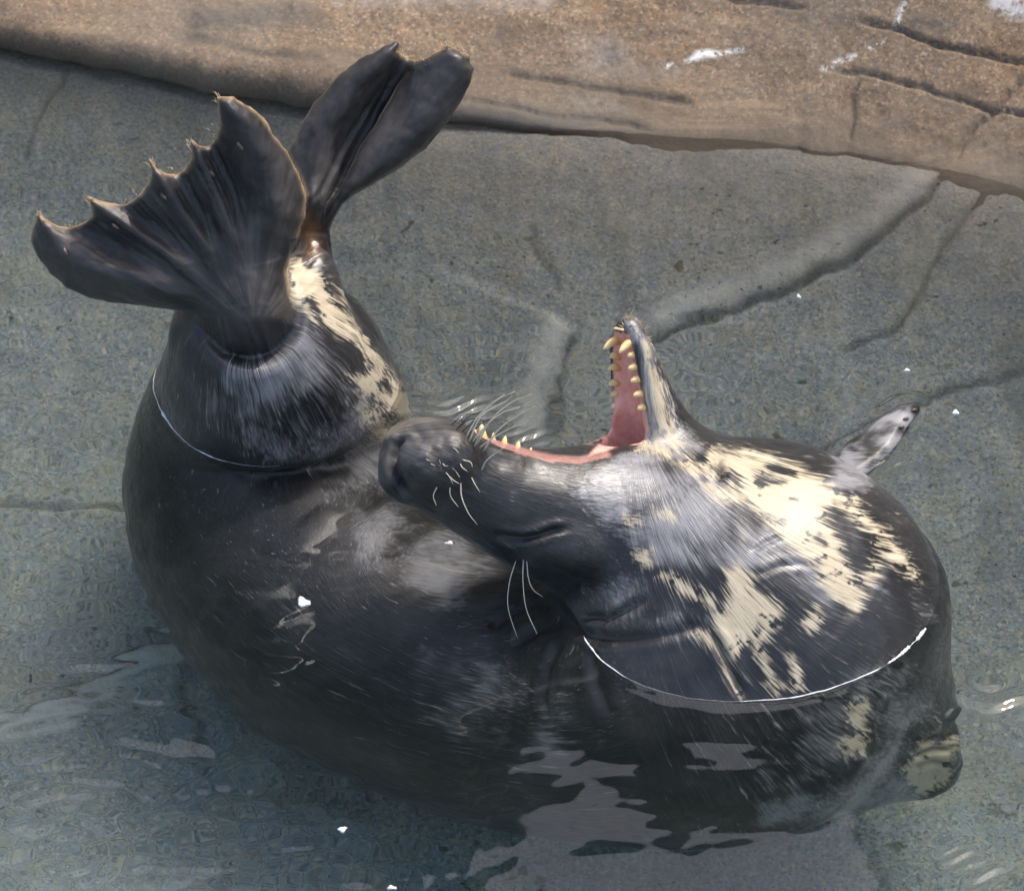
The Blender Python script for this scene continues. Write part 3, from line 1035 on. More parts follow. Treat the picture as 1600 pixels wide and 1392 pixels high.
# wrinkles of the back inside the bend, running across the trunk
wr = np.exp(-(((wpx_ - 640) / 170) ** 2 + ((wpy_ - 800) / 130) ** 2)) * (SEAL_V[:, 2] < 0.02)
disp += 0.0055 * wr * fbm(np.column_stack(((wpx_ * 0.55 + wpy_ * 0.9) / 26, (wpx_ * 0.9 - wpy_ * 0.55) / 120)), 3, 133)
# creased skin of the hind flippers
disp += 0.0016 * fbm(np.column_stack((np.arctan2(wpy_ - 520, wpx_ - 400) * 22, np.hypot(wpx_ - 400, wpy_ - 520) / 34)), 3, 135) * (wpy_ < 480) * (wpx_ < 760) * (SEAL_V[:, 2] > 0.1)
disp += 0.0010 * fbm(SEAL_V * 75, 3, 136) * (wpy_ < 480) * (wpx_ < 760) * (SEAL_V[:, 2] > 0.1)
# whisker beds
wb = np.exp(-(((wpx_ - 690) / 55) ** 2 + ((wpy_ - 715) / 42) ** 2)) * lit * (SEAL_V[:, 2] > 0.05)
disp += 0.0022 * wb * fbm(np.column_stack((wpx_ / 9, wpy_ / 7)), 2, 134)
SEAL_V = SEAL_V + SEAL_N * disp[:, None]
SEAL_N = vert_normals(SEAL_V, SEAL_F)

# coat markings
CREAM = [Z4(q) for q in (
    [(455, 225), (560, 230), (690, 255), (790, 290), (860, 335), (905, 375), (940, 400), (920, 425), (885, 450), (930, 520), (945, 590), (965, 640), (995, 700), (1025, 770), (1005, 825), (960, 800), (918, 745), (885, 690), (850, 640), (800, 600), (740, 560), (715, 515), (670, 470), (620, 430), (590, 400), (600, 350), (560, 320), (500, 300), (440, 260)],
    [(800, 300), (900, 345), (1000, 415), (1100, 515), (1180, 625), (1228, 712), (1200, 690), (1130, 610), (1050, 520), (960, 430), (880, 372)],
    [(240, 200), (300, 215), (345, 232), (335, 262), (270, 240), (215, 235)], [(350, 270), (420, 260), (480, 290), (510, 350), (480, 410), (440, 380), (470, 335), (400, 310)],
    [(455, 385), (560, 375), (625, 410), (570, 432), (500, 425)], [(285, 90), (305, 90), (335, 130), (352, 180), (400, 235), (350, 230), (315, 195), (300, 140)],
    [(520, 650), (570, 640), (620, 690), (640, 740), (690, 770), (735, 800), (738, 850), (705, 870), (682, 920), (665, 945), (700, 1000), (715, 1040), (745, 1090), (720, 1112), (690, 1080), (668, 1030), (640, 960), (620, 905), (590, 960), (550, 1000), (520, 950), (500, 880), (500, 820), (545, 790), (552, 740)],
    [(760, 975), (790, 1000), (822, 1082), (792, 1092), (770, 1045)], [(400, 868), (470, 880), (512, 940), (552, 1010), (592, 1112), (570, 1100), (530, 1020), (490, 950), (440, 892)],
    [(300, 695), (350, 690), (430, 720), (482, 760), (490, 792), (440, 772), (370, 742)], [(815, 855), (870, 785), (885, 830), (840, 875)], [(1005, 695), (1040, 665), (1072, 690), (1040, 712)],
    [(1062, 566), (1090, 562), (1106, 592)], [(1062, 628), (1096, 638), (1082, 668)], [(180, 460), (230, 470), (240, 490), (190, 490)], [(280, 455), (350, 460), (355, 485), (300, 480)], [(215, 600), (270, 590), (280, 640), (240, 650)])]
CREAM += [
    [(447, 430), (458, 402), (478, 392), (500, 425), (520, 455), (545, 500), (575, 545), (610, 588), (668, 640), (640, 655), (600, 640), (560, 618), (548, 590), (580, 580), (552, 535), (520, 505), (490, 500), (465, 478), (452, 455)],
    [(1003, 535), (1014, 535), (1032, 600), (1042, 660), (1040, 695), (1022, 690), (1016, 620)], [(1000, 610), (1006, 612), (1012, 680), (1004, 690)],
    [(560, 640), (600, 650), (640, 668), (600, 690), (570, 670)],
    [(1325, 1098), (1348, 1092), (1352, 1140), (1345, 1172), (1318, 1190), (1325, 1140)], 
    [(1415, 1210), (1440, 1160), (1468, 1135), (1496, 1160), (1482, 1222), (1430, 1250)],
]
DARK = [  # dark flecks inside the cream
    Z4([(665, 285), (720, 275), (790, 305), (780, 325), (700, 320)]), Z4([(625, 305), (700, 325), (770, 355), (750, 365), (670, 345)]), Z4([(500, 290), (540, 300), (600, 340), (590, 370), (520, 340), (505, 320)]),
    Z4([(835, 540), (870, 530), (905, 560), (890, 575)]), Z4([(870, 350), (960, 400), (985, 420), (930, 390)]), Z4([(640, 860), (655, 880), (645, 900)]), Z4([(700, 955), (745, 985), (755, 1075), (715, 1020)]), Z4([(600, 925), (640, 960), (640, 1000), (600, 1090), (560, 1010)]),
    Z4([(420, 215), (470, 225), (480, 290), (440, 270)]),
    [(475, 398), (502, 402), (524, 440), (520, 452), (500, 432), (480, 420)], [(505, 540), (530, 522), (556, 536), (575, 562), (560, 585), (530, 590), (512, 570)], [(470, 470), (490, 462), (500, 490), (520, 515), (500, 508)], [(585, 600), (600, 592), (612, 606), (600, 614)], [(568, 622), (590, 620), (600, 636), (580, 640)], [(600, 578), (612, 590), (604, 596)],
    [(1290, 1246), (1340, 1232), (1390, 1215), (1370, 1238), (1310, 1258)], [(1405, 1240), (1430, 1225), (1435, 1240), (1415, 1250)], [(1440, 1152), (1465, 1150), (1468, 1158), (1444, 1160)], [(1225, 1262), (1260, 1256), (1262, 1268), (1230, 1272)],
]
GREY = [([(1180, 1262), (1240, 1248), (1320, 1236), (1400, 1205), (1440, 1200), (1440, 1250), (1405, 1268), (1300, 1282), (1190, 1290)], 0.78), ([(1340, 1180), (1400, 1170), (1410, 1215), (1370, 1235)], 0.8), ([(1275, 770), (1320, 700), (1352, 680), (1378, 676), (1405, 690), (1385, 727), (1350, 750), (1310, 770)], 0.75), ([(1385, 670), (1410, 636), (1445, 622), (1432, 655), (1412, 680), (1398, 695)], 1.2),  # looser, flecked lighter coat, plus silver sheen painted on the tail: polygon, weight
    ([(930, 720), (1060, 690), (1130, 760), (1180, 820), (1230, 870), (1180, 900), (1100, 890), (1010, 880), (950, 820), (900, 760)], 0.66),
    ([(560, 800), (640, 770), (720, 830), (760, 880), (720, 960), (640, 920), (560, 880)], 0.62), ([(640, 1000), (760, 1020), (900, 1080), (880, 1180), (700, 1160), (600, 1080)], 0.30),
    ([(1100, 870), (1200, 820), (1300, 880), (1320, 960), (1230, 900)], 0.55), ([(970, 495), (1000, 490), (1015, 540), (985, 540)], 0.9), ([(980, 520), (1010, 520), (1050, 660), (1090, 700), (1010, 710), (1000, 600)], 0.85),
    ([(1280, 1060), (1470, 1040), (1470, 1230), (1250, 1270), (1150, 1240)], 0.4), ([(430, 520), (520, 520), (600, 620), (640, 690), (560, 750), (440, 720), (330, 640), (340, 590)], 0.52), ([(560, 690), (660, 640), (700, 680), (600, 770), (520, 780)], 0.6),
    ([(880, 900), (1000, 880), (1120, 960), (1090, 1010), (960, 960)], 0.35), ([(1300, 770), (1380, 800), (1450, 900), (1480, 1010), (1400, 960), (1330, 880)], 0.28),
    ([(470, 180), (600, 75), (620, 100), (500, 350), (470, 320)], 0.25), ([(640, 100), (740, 90), (700, 200), (540, 320)], 0.18),
]
P3 = SEAL_V * np.array((1, 1, 1.0))
qx = wpx_ + 11 * fbm(P3 * 24, 3, 141) + 2 * fbm(P3 * 80, 2, 143)
qy = wpy_ + 11 * fbm(P3 * 24, 3, 142) + 2 * fbm(P3 * 80, 2, 144)


def paint(polys, feather, x=qx, y=qy):
    m = np.full(len(SEAL_V), -1.0)
    for p in polys:
        a_ = np.array(p, float)
        k = (x > a_[:, 0].min() - 3 * feather) & (x < a_[:, 0].max() + 3 * feather) & (y > a_[:, 1].min() - 3 * feather) & (y < a_[:, 1].max() + 3 * feather)
        m[k] = np.maximum(m[k], np.clip(-poly_sd(x[k], y[k], p) / feather, -1, 1))
    return m


cream = paint(CREAM, 17)
dk = paint(DARK, 9)
spk = fbm(np.column_stack((wpx_ / 17, wpy_ / 13)), 3, 161)
cream = np.minimum(cream, -dk)
cream = cream - 1.1 * sstep(0.33, 0.55, spk) * (cream > -0.2)
grey = np.zeros(len(SEAL_V))
for p, w in GREY:
    grey = np.maximum(grey, w * sstep(-1, 0.6, paint([p], 40)))
ff_ = (wpx_ > 1260) & (wpy_ < 770) & (wpy_ > 610) & (SEAL_V[:, 2] < 0.06)
grey[ff_] = np.clip(0.72 + 0.9 * fbm(np.column_stack((wpx_[ff_] / 30, wpy_[ff_] / 16)), 3, 162), 0, 1)
back = front < -0.2                                  # the far side carries mottling of its own
mot = fbm(SEAL_V * 9, 4, 151)
cream[back] = np.clip(mot[back] * 4 - 0.9, -1, 1) * (SEAL_V[back, 2] < 0.25)
cream[back & (SEAL_V[:, 2] >= 0.25)] = -1

# skin that carries no fur: hind flippers, nose, lips; and the lining of the mouth
hind = (sstep(520, 470, wpy_) * (wpx_ < 452) * (SEAL_V @ C3 > 0.02) + (wpy_ < 372) * (wpx_ < 760)) * (wpx_ < 760) * (SEAL_V[:, 2] > 0.05)
ankle = np.exp(-(np.hypot(wpx_ - 390, wpy_ - 500) / 70) ** 6) * (SEAL_V @ C3 > 0.06) * (wpy_ < 552)
nose = np.exp(-(np.hypot((wpx_ - 618) / 30, (wpy_ - 722) / 55)) ** 4) * (SEAL_V[:, 2] > 0.05)
muzz = 0.75 * sstep(790, 710, wpx_) * (wpx_ > 590) * (wpy_ > 630) * (wpy_ < 850) * sstep(0.18, 0.24, SEAL_V @ C3) * (SEAL_V[:, 2] > 0.05)
bare = np.clip(np.maximum.reduce((hind, ankle, nose, muzz)), 0, 1)
rel = SEAL_V - J0
jt_ = rel @ JT / (JT @ JT)
ax_ = rel - jt_[:, None] * JT
jl_, jn_ = ax_ @ JL, ax_ @ JN
jwv = 0.036 - 0.021 * jt_ + 0.003 * np.sin(np.pi * np.clip(jt_, 0, 1))
pink = ((jt_ > -0.05) & (jt_ < 0.99) & (SEAL_N @ JN > -0.1)) * sstep(0.004, -0.001, np.abs(jl_) - jwv - 0.001) * sstep(-0.04, -0.025, jn_) * sstep(0.09, 0.05, jn_)
mc = sstep(2, -4, poly_sd(wpx_, wpy_, [(945, 600), (992, 620), (993, 668), (978, 692), (948, 707), (915, 717), (926, 704), (940, 690), (946, 650)])) * (SEAL_V[:, 2] > 0.05) * (front > -0.3)
pink = np.maximum(pink, mc)
lipd, _, lips_ = line_d(wpx_, wpy_, np.array([(748, 680), (780, 698), (820, 712), (862, 722), (905, 726), (945, 717)]))
gum = 0.38 * sstep(14, 8, lipd) * (lips_ < 0) * (SEAL_V[:, 2] > 0.1)
lipu, _, _ = line_d(wpx_, wpy_, np.array([(745, 684), (780, 704), (820, 718), (862, 727), (910, 727), (950, 716), (985, 690), (998, 650), (1000, 600), (994, 540)]))
lipline = np.exp(-(lipu / 5.5) ** 2) * (front > -0.1) * (SEAL_V[:, 2] > 0.05) * (pink < 0.3)
orange = np.exp(-(np.hypot((wpx_ - 484) / 16, (wpy_ - 372) / 24)) ** 2) * (SEAL_V[:, 2] > 0.1)
# pale rims of the toes
rim = np.zeros(len(SEAL_V))
for poly, s0, s1 in ((NEAR_POLY, 8, 58), (FAR_POLY, 11, 20)):
    d_, _, _ = line_d(wpx_, wpy_, np.array(poly[s0:s1], float))
    rim = np.maximum(rim, np.exp(-(d_ / 3.4) ** 2) * (SEAL_V[:, 2] > 0.1) * (bare > 0.4))

# direction of the fur: running length along the spine and place round it
SP = spline(np.vstack((np.array(TRUNK), np.array(NECK)[1:])), 10)
kern = np.exp(-(np.arange(-18, 19) / 8.0) ** 2)
SP = np.stack([np.convolve(np.pad(SP[:, i], 18, mode='reflect', reflect_type='odd'), kern / kern.sum(), 'valid') for i in range(4)], -1)
SPR, SP = SP[:, 3], SP[:, :3]
ln = np.concatenate(([0], np.cumsum(np.linalg.norm(SP[1:] - SP[:-1], axis=1))))
tan = np.gradient(SP, axis=0)
tan /= np.linalg.norm(tan, axis=1, keepdims=True)
n1 = np.zeros_like(SP)
v = np.cross(tan[0], (0, 0, 1.0))
for i in range(len(SP)):
    v = v - tan[i] * (v @ tan[i])
    v /= np.linalg.norm(v)
    n1[i] = v
n2 = np.cross(tan, n1)
flow = np.zeros_like(SEAL_V)
SPf = SP.astype(np.float32)
for s0 in range(0, len(SEAL_V), 20000):
    of = SEAL_V[s0:s0 + 20000, None, :].astype(np.float32) - SPf[None]
    d_ = (of ** 2).sum(-1)
    w_ = np.exp(-(d_ - d_.min(1, keepdims=True)) / 0.014)
    w_ /= w_.sum(1, keepdims=True)
    flow[s0:s0 + 20000, 0] = (w_ * (ln.astype(np.float32)[None] + 0.6 * (of * tan.astype(np.float32)[None]).sum(-1))).sum(1)
    pu, pv = (w_ * (of * n1.astype(np.float32)[None]).sum(-1)).sum(1), (w_ * (of * n2.astype(np.float32)[None]).sum(-1)).sum(1)
    rr = (w_ * SPR.astype(np.float32)[None]).sum(1) / (np.hypot(pu, pv) + 1e-6)
    flow[s0:s0 + 20000, 1] = pu * rr
    flow[s0:s0 + 20000, 2] = pv * rr
jaw = (jt_ > 0.12) & (jt_ < 1.2) & (np.linalg.norm(ax_, axis=1) < 0.11)
flow[jaw] = np.column_stack((jt_ * 0.23, jl_, jn_))[jaw]
hb = hind > 0.5
flow[hb] = np.column_stack((np.hypot(wpx_ - 400, wpy_ - 520) / S, np.arctan2(wpy_ - 520, wpx_ - 400) * 0.12, SEAL_V @ C3))[hb]

T = NT('seal_coat')
fl = T.attr('flow', 'Vector')
pos = T.n('ShaderNodeNewGeometry').outputs['Position']
warp = T.n('ShaderNodeTexNoise', {'Vector': pos})
warp.inputs['Scale'].default_value = 16
warp.inputs['Detail'].default_value = 2
wv = T.n('ShaderNodeVectorMath', operation='MULTIPLY_ADD')
T.set(wv.inputs[0], warp.outputs['Color'])
wv.inputs[1].default_value = (0.02, 0.010, 0.010)
T.set(wv.inputs[2], fl)
fl2 = T.attr('flow_front', 'Vector')
wv2 = T.n('ShaderNodeVectorMath', operation='MULTIPLY_ADD')
T.set(wv2.inputs[0], warp.outputs['Color'])
wv2.inputs[1].default_value = (0.02, 0.010, 0.010)
T.set(wv2.inputs[2], fl2)
fmask = T.attr('front_mask')


def strands(k):
    a_ = T.noise(T.scalev(wv.outputs[0], k), 1.0, 3, 0.6)
    b_ = T.noise(T.scalev(wv2.outputs[0], k), 1.0, 3, 0.6)
    return T.math('ADD', T.math('MULTIPLY', a_, T.math('SUBTRACT', 1.0, fmask)), T.math('MULTIPLY', b_, fmask))


hair = strands((17.0, 330.0, 330.0))
lock = strands((15.0, 110.0, 110.0))
patch = T.noise(pos, 13, 2, 0.5, 0.3)
st = T.math('ADD', T.math('MULTIPLY', T.math('SUBTRACT', hair, 0.5), 3.2), T.math('MULTIPLY', T.math('SUBTRACT', lock, 0.5), 2.3))
dark0 = T.mix(T.ramp(patch, 0.35, 0.7), (0.0115, 0.0115, 0.0125), (0.030, 0.029, 0.030))
dark0 = T.mix(T.ramp(hair, 0.45, 0.8, 0.0, 0.55), dark0, (0.060, 0.058, 0.060))
g = T.attr('grey')
gf = T.ramp(T.math('ADD', T.math('ADD', g, T.math('MULTIPLY', st, 0.3)), T.math('MULTIPLY', T.math('SUBTRACT', patch, 0.5), 1.3)), 0.25, 1.0)
col = T.mix(gf, dark0, (0.27, 0.265, 0.275))
cf = T.ramp(T.math('ADD', T.attr('cream'), T.math('MULTIPLY', st, 1.0)), -0.55, 0.65)
crm = T.mix(T.ramp(lock, 0.3, 0.75), (0.48, 0.395, 0.27), (0.55, 0.48, 0.355))
crm = T.mix(T.ramp(hair, 0.2, 0.5, 0.5, 0.0), crm, (0.42, 0.33, 0.20))
col = T.mix(cf, col, crm)
skin = T.noise(T.scalev(wv.outputs[0], (7.0, 60.0, 20.0)), 1.0, 4, 0.65)
skc = T.mix(T.ramp(skin, 0.38, 0.75), (0.020, 0.017, 0.0165), (0.068, 0.058, 0.053))
skc = T.mix(T.ramp(patch, 0.5, 0.8, 0, 0.6), skc, (0.105, 0.088, 0.068))
bare_ = T.attr('bare')
col = T.mix(bare_, col, skc)
col = T.mix(T.math('MULTIPLY', T.attr('rim'), T.ramp(hair, 0.3, 0.6, 0.3, 1.0)), col, (0.36, 0.24, 0.13))
col = T.mix(T.math('MULTIPLY', T.attr('orange'), 0.85), col, (0.30, 0.13, 0.035))
col = T.mix(T.attr('lipline'), col, (0.018, 0.014, 0.014))
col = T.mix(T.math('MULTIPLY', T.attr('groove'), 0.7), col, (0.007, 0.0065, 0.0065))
pk = T.mix(T.ramp(T.noise(pos, 60, 4), 0.35, 0.7), (0.80, 0.36, 0.29), (0.86, 0.50, 0.42))
pink_ = T.attr('pink')
col = T.mix(pink_, col, pk)
bs = T.n('ShaderNodeBsdfPrincipled')
T.set(bs.inputs['Base Color'], col)
ro = T.math('ADD', T.ramp(lock, 0.3, 0.7, 0.30, 0.46), T.math('MULTIPLY', cf, 0.12))
ro = T.math('ADD', ro, T.math('MULTIPLY', bare_, 0.10))
ro = T.math('SUBTRACT', ro, T.math('MULTIPLY', pink_, 0.18))
T.set(bs.inputs['Roughness'], ro)
bs.inputs['Specular IOR Level'].default_value = 0.55
T.set(bs.inputs['Subsurface Weight'], T.math('MULTIPLY', pink_, 0.6))
bs.inputs['Subsurface Radius'].default_value = (0.006, 0.002, 0.0015)
bs.inputs['Sheen Weight'].default_value = 0.08
bs.inputs['Sheen Roughness'].default_value = 0.4
hgt = T.math('ADD', T.math('MULTIPLY', hair, 0.6), T.math('MULTIPLY', lock, 0.4))
hgt = T.math('MULTIPLY', hgt, T.math('SUBTRACT', 1.0, T.math('MULTIPLY', pink_, 0.9)))
bm = T.n('ShaderNodeBump')
bm.inputs['Strength'].default_value = 0.35
bm.inputs['Distance'].default_value = 0.0035
T.set(bm.inputs['Height'], hgt)
T.set(bs.inputs['Normal'], bm.outputs[0])
T.set(T.out.inputs['Surface'], bs)
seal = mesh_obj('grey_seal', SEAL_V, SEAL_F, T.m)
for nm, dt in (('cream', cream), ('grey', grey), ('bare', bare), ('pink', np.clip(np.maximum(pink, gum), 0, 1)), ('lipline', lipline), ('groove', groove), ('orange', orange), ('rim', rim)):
    attr(seal, nm, dt)
attr(seal, 'flow', flow, 'FLOAT_VECTOR')
pr = np.hypot(wpx_ - 985, wpy_ - 620)
pa = np.arctan2(wpy_ - 620, wpx_ - 985) + 0.0006 * pr
attr(seal, 'flow_front', np.column_stack((pr / S, pa * 0.36, 0.2 * (SEAL_V @ C3))), 'FLOAT_VECTOR')
attr(seal, 'front_mask', sstep(940, 1060, wpx_) * sstep(-0.3, 0.0, front) * sstep(650, 720, wpy_))
seal['label'] = 'dark grey seal with cream patches arching in the water, mouth wide open, hind flippers raised'
seal['category'] = 'seal'

from mathutils.bvhtree import BVHTree
BVH = BVHTree.FromPolygons([tuple(v_) for v_ in SEAL_V.tolist()], [tuple(f_) for f_ in SEAL_F.tolist()])


def on_seal(px, py):
    d = R3 * ((px - 800) / S) + U3 * ((696 - py) / S) - K3
    d = Vector(d / np.linalg.norm(d))
    p, n, i, l_ = BVH.ray_cast(Vector(K3), d)
    return (np.array(p), np.array(n)) if p else (None, None)


def simple(name, colr, rough=0.4, spec=0.5, sss=0.0, noise=None):
    T = NT(name)
    bs = T.n('ShaderNodeBsdfPrincipled')
    if noise:
        pos = T.n('ShaderNodeTexCoord').outputs['Object']
        T.set(bs.inputs['Base Color'], T.mix(T.ramp(T.noise(pos, noise[1], 3), 0.35, 0.7), colr, noise[0]))
    else:
        bs.inputs['Base Color'].default_value = (*colr, 1)
    bs.inputs['Roughness'].default_value = rough
    bs.inputs['Specular IOR Level'].default_value = spec
    bs.inputs['Subsurface Weight'].default_value = sss
    bs.inputs['Subsurface Radius'].default_value = (0.004, 0.002, 0.001)
    T.set(T.out.inputs['Surface'], bs)
    return T.m


# teeth: a curved cone each, ivory at the tip and stained towards the gum
T = NT('tooth_ivory')
bs = T.n('ShaderNodeBsdfPrincipled')
hgt = T.attr('height')
pos = T.n('ShaderNodeNewGeometry').outputs['Position']
T.set(bs.inputs['Base Color'], T.mix(T.ramp(T.math('ADD', hgt, T.math('MULTIPLY', T.math('SUBTRACT', T.noise(pos, 160, 3), 0.5), 0.5)), 0.15, 0.85), (0.66, 0.34, 0.09), (0.82, 0.64, 0.34)))
bs.inputs['Roughness'].default_value = 0.25
bs.inputs['Subsurface Weight'].default_value = 0.2
bs.inputs['Subsurface Radius'].default_value = (0.003, 0.002, 0.001)
T.set(T.out.inputs['Surface'], bs)
TOOTH = T.m


def tooth(base, tip, r, bend):
    base, tip = np.array(base), np.array(tip)
    ts = np.linspace(0, 1, 9)
    path = [base + (tip - base) * t + bend * math.sin(math.pi * t) for t in ts]
    rad = [r * math.sqrt(max(1 - 0.25 * t - 0.74 * t ** 3, 0.01)) * (1 - 0.35 * t) for t in ts]
    vs, fs = tube(path, rad, 10)
    o = mesh_obj('tooth', vs, fs, TOOTH, seal)
    attr(o, 'height', np.repeat(ts, 10))
    return o


for tip_px, near_row in (((966, 553), 1), ((966, 571), 1), ((970, 590), 1), ((976, 612), 1), ((979, 633), 1), ((948, 560), -1), ((944, 578), -1), ((947, 603), -1), ((952, 621), -1), ((960, 640), -1)):
    base_px = (tip_px[0] + 24, tip_px[1])
    t = float(np.clip(((745 - tip_px[1]) / 230.0), 0, 1))
    l_ = near_row * (jw(t) - 0.001)
    b_ = jp(t, l_, -0.002)
    bx, by = to_px(b_[None])
    L_ = 0.0165 + 0.003 * (t > 0.55) * (t < 0.8)
    tooth(b_, b_ + JN * L_ + JT * 0.010, 0.0074, JT * 0.012)
for s_, L_ in ((1, 0.031), (-1, 0.031)):
    b_ = jp(0.925, s_ * 0.013, -0.004)
    tooth(b_, b_ + JN * L_ - JT * 0.04 + JL * s_ * 0.004, 0.0080, JT * 0.012)
for l_ in (-0.006, 0.0, 0.006):
    b_ = jp(1.0, l_, 0.0)
    tooth(b_, b_ + JN * 0.013 + JT * 0.02, 0.0034, JT * 0.0)
for tip_px, base_px, c_, r in (((752, 661), (758, 704), 0.318, 0.009), ((741, 668), (748, 694), 0.290, 0.005), ((771, 676), (773, 704), 0.310, 0.0055), ((790, 681), (787, 710), 0.310, 0.0068), ((811, 689), (808, 716), 0.305, 0.0065), ((830, 699), (828, 722), 0.300, 0.005)):
    tooth(at_c(*base_px, c_), at_c(*tip_px, c_), r, -R3 * 0.001)

# whiskers
WH = simple('whisker_hair', (0.62, 0.56, 0.44), 0.35, 0.6)
WHD = simple('dark_whisker_hair', (0.045, 0.038, 0.034), 0.35, 0.6)


def whisker(pts, r=0.0011, mat=WH, lift=0.035):
    """pts: photo pixels from the root outwards"""
    p0, n0 = on_seal(*pts[0])
    if p0 is None:
        return
    c0 = float(p0 @ C3)
    path = []
    P = np.array(pts, float)
    m = spline(np.column_stack((P, P))[:, :2], 5) if len(pts) > 2 else np.linspace(P[0], P[-1], 6)
    for i, q in enumerate(m):
        t = i / (len(m) - 1)
        path.append(at_c(q[0], q[1], c0 - 0.002 + lift * t))
    rad = np.linspace(r, r * 0.3, len(path))
    mesh_obj('whisker', *tube(path, rad, 5), mat, seal)


for w_ in ([(735, 686), (748, 655), (772, 628), (805, 611)], [(733, 690), (752, 650), (790, 627), (800, 618)], [(745, 695), (768, 655), (802, 627), (831, 616)], [(755, 705), (778, 672), (808, 650), (836, 634)], [(741, 698), (752, 676), (768, 655)],
           [(752, 735), (760, 720), (775, 708), (787, 700)]):
    whisker(w_, 0.0013, WH, 0.03)
for w_ in ([(738, 690), (760, 664), (785, 645), (812, 636)], [(728, 684), (744, 655), (764, 634), (788, 616)], [(748, 700), (774, 682), (800, 668), (822, 662)]):
    whisker(w_, 0.0011, WH, 0.02)
for w_ in ([(715, 668), (738, 648), (770, 640)], [(722, 674), (750, 652), (785, 648)], [(730, 680), (765, 655), (800, 660)], [(705, 664), (725, 648), (752, 646)], [(712, 672), (735, 655), (758, 658), (768, 668)]):
    whisker(w_, 0.0009, WHD, 0.01)
for w_ in ([(720, 752), (721, 775), (731, 800), (746, 820)], [(736, 745), (743, 758), (750, 769)], [(703, 760), (704, 775), (716, 792)], [(683, 760), (677, 775), (682, 790)], [(700, 742), (708, 750), (718, 756)], [(721, 718), (735, 722), (738, 730)], [(670, 718), (674, 725), (680, 727)], [(665, 712), (667, 718), (672, 720)], [(718, 722), (722, 730), (730, 736)], [(690, 720), (694, 727), (700, 728)]):
    whisker(w_, 0.0010, WH, 0.004)
for w_ in ([(818, 874), (817, 905), (822, 950), (839, 990)], [(823, 876), (826, 905), (834, 922), (848, 932)], [(806, 876), (796, 910), (794, 950), (809, 998)]):
    whisker(w_, 0.0009, WH, 0.012)

for k in range(10):
    u, v_ = rng.uniform(0, 1), rng.uniform(0, 1)
    x0, y0 = 668 + 72 * u, 690 + 52 * v_ - 10 * u
    dx, dy = 8 + 12 * u, 10 + 16 * rng.random()
    whisker([(x0, y0), (x0 + dx * 0.5, y0 + dy * 0.35), (x0 + dx, y0 + dy)], 0.0007, WHD if k % 3 else WH, 0.006)

# small nails on the hind digits, hair fringe on toe tips and tail
NAIL = simple('nail_horn', (0.085, 0.052, 0.042), 0.4, 0.5, 0, ((0.19, 0.115, 0.085), 120))


def nail(px, py, dx, dy, L_=0.014, r=0.0028):
    p0, n0 = on_seal(px, py)
    if p0 is None:
        return
    d = R3 * dx - U3 * dy
    d = d - n0 * (d @ n0)
    d /= np.linalg.norm(d)
    ts = np.linspace(-1, 1, 9)
    vs, fs = tube([p0 + d * L_ * 0.5 * t + n0 * (0.0022 - 0.002 * t * t) for t in ts], [r * math.sqrt(max(1 - t * t * 0.96, 0.02)) for t in ts], 8)
    mesh_obj('nail', vs, fs, NAIL, seal)


for q in ((181, 353, -0.9, -0.5), (103, 393, -0.6, -0.8), (257, 307, -0.8, -0.7), (331, 273, -0.7, -0.8), (376, 228, -0.6, -0.9)):
    nail(*q)
for q in ((1428, 641, 1, -0.5), (1415, 655, 1, -0.5), (1408, 668, 1, -0.5)):
    nail(*q, 0.012, 0.0018)

FR = simple('fringe_hair', (0.62, 0.47, 0.30), 0.5, 0.3)
fv, ff = [], []


def tuft(px, py, dx, dy, n, L_, spread, c=None):
    if c is None:
        p0, _ = on_seal(px, py)
        for k in range(1, 8):
            if p0 is None:
                p0, _ = on_seal(px - dx * 2 * k, py - dy * 2 * k)
        if p0 is None:
            return
        c = float(p0 @ C3) - 0.004
    for k in range(n):
        x, y = px + rng.normal(0, spread), py + rng.normal(0, spread)
        a_ = math.atan2(dy, dx) + rng.normal(0, 0.4)
        l_ = L_ * rng.uniform(0.5, 1.2)
        b_ = rng.normal(0, 0.3)
        path = [at_c(x + math.cos(a_ + b_ * t) * l_ * t, y + math.sin(a_ + b_ * t) * l_ * t, c + rng.normal(0, 0.001) + 0.004 * t) for t in (-0.25, 0.2, 0.6, 1.0)]
        vs, fs = tube(path, [0.0007, 0.0006, 0.0004, 0.00015], 3, False)
        o_ = len(fv)
        fv.extend(vs)
        ff.extend([tuple(i + o_ for i in f_) for f_ in fs])


for q in ((62, 338, -0.2, -1, 10, 9, 3), (144, 316, -0.5, -0.9, 10, 11, 3), (237, 258, -0.3, -1, 10, 12, 3), (300, 228, -0.3, -1, 14, 12, 4), (343, 156, -0.4, -1, 12, 8, 4), (620, 76, 0.5, -0.8, 16, 9, 5), (634, 92, 0.5, -0.8, 16, 10, 6), (652, 98, 0.4, -0.9, 12, 8, 5),
          (698, 78, -0.2, -1, 16, 9, 5), (716, 82, 0.2, -1, 14, 7, 7), (675, 92, 0, -1, 12, 5, 8), (340, 205, -0.8, -0.6, 10, 6, 6), (270, 272, -0.4, -1, 8, 5, 8), (205, 316, -0.3, -1, 8, 5, 9), (110, 352, -0.2, -1, 8, 5, 9)):
    tuft(*q)
for q in ((986, 503, -0.1, -1, 26, 12, 5), (1000, 512, 0.5, -0.8, 16, 9, 5), (975, 512, -0.6, -0.8, 12, 8, 4), (1012, 535, 0.8, -0.5, 12, 8, 5)):
    tuft(*q)
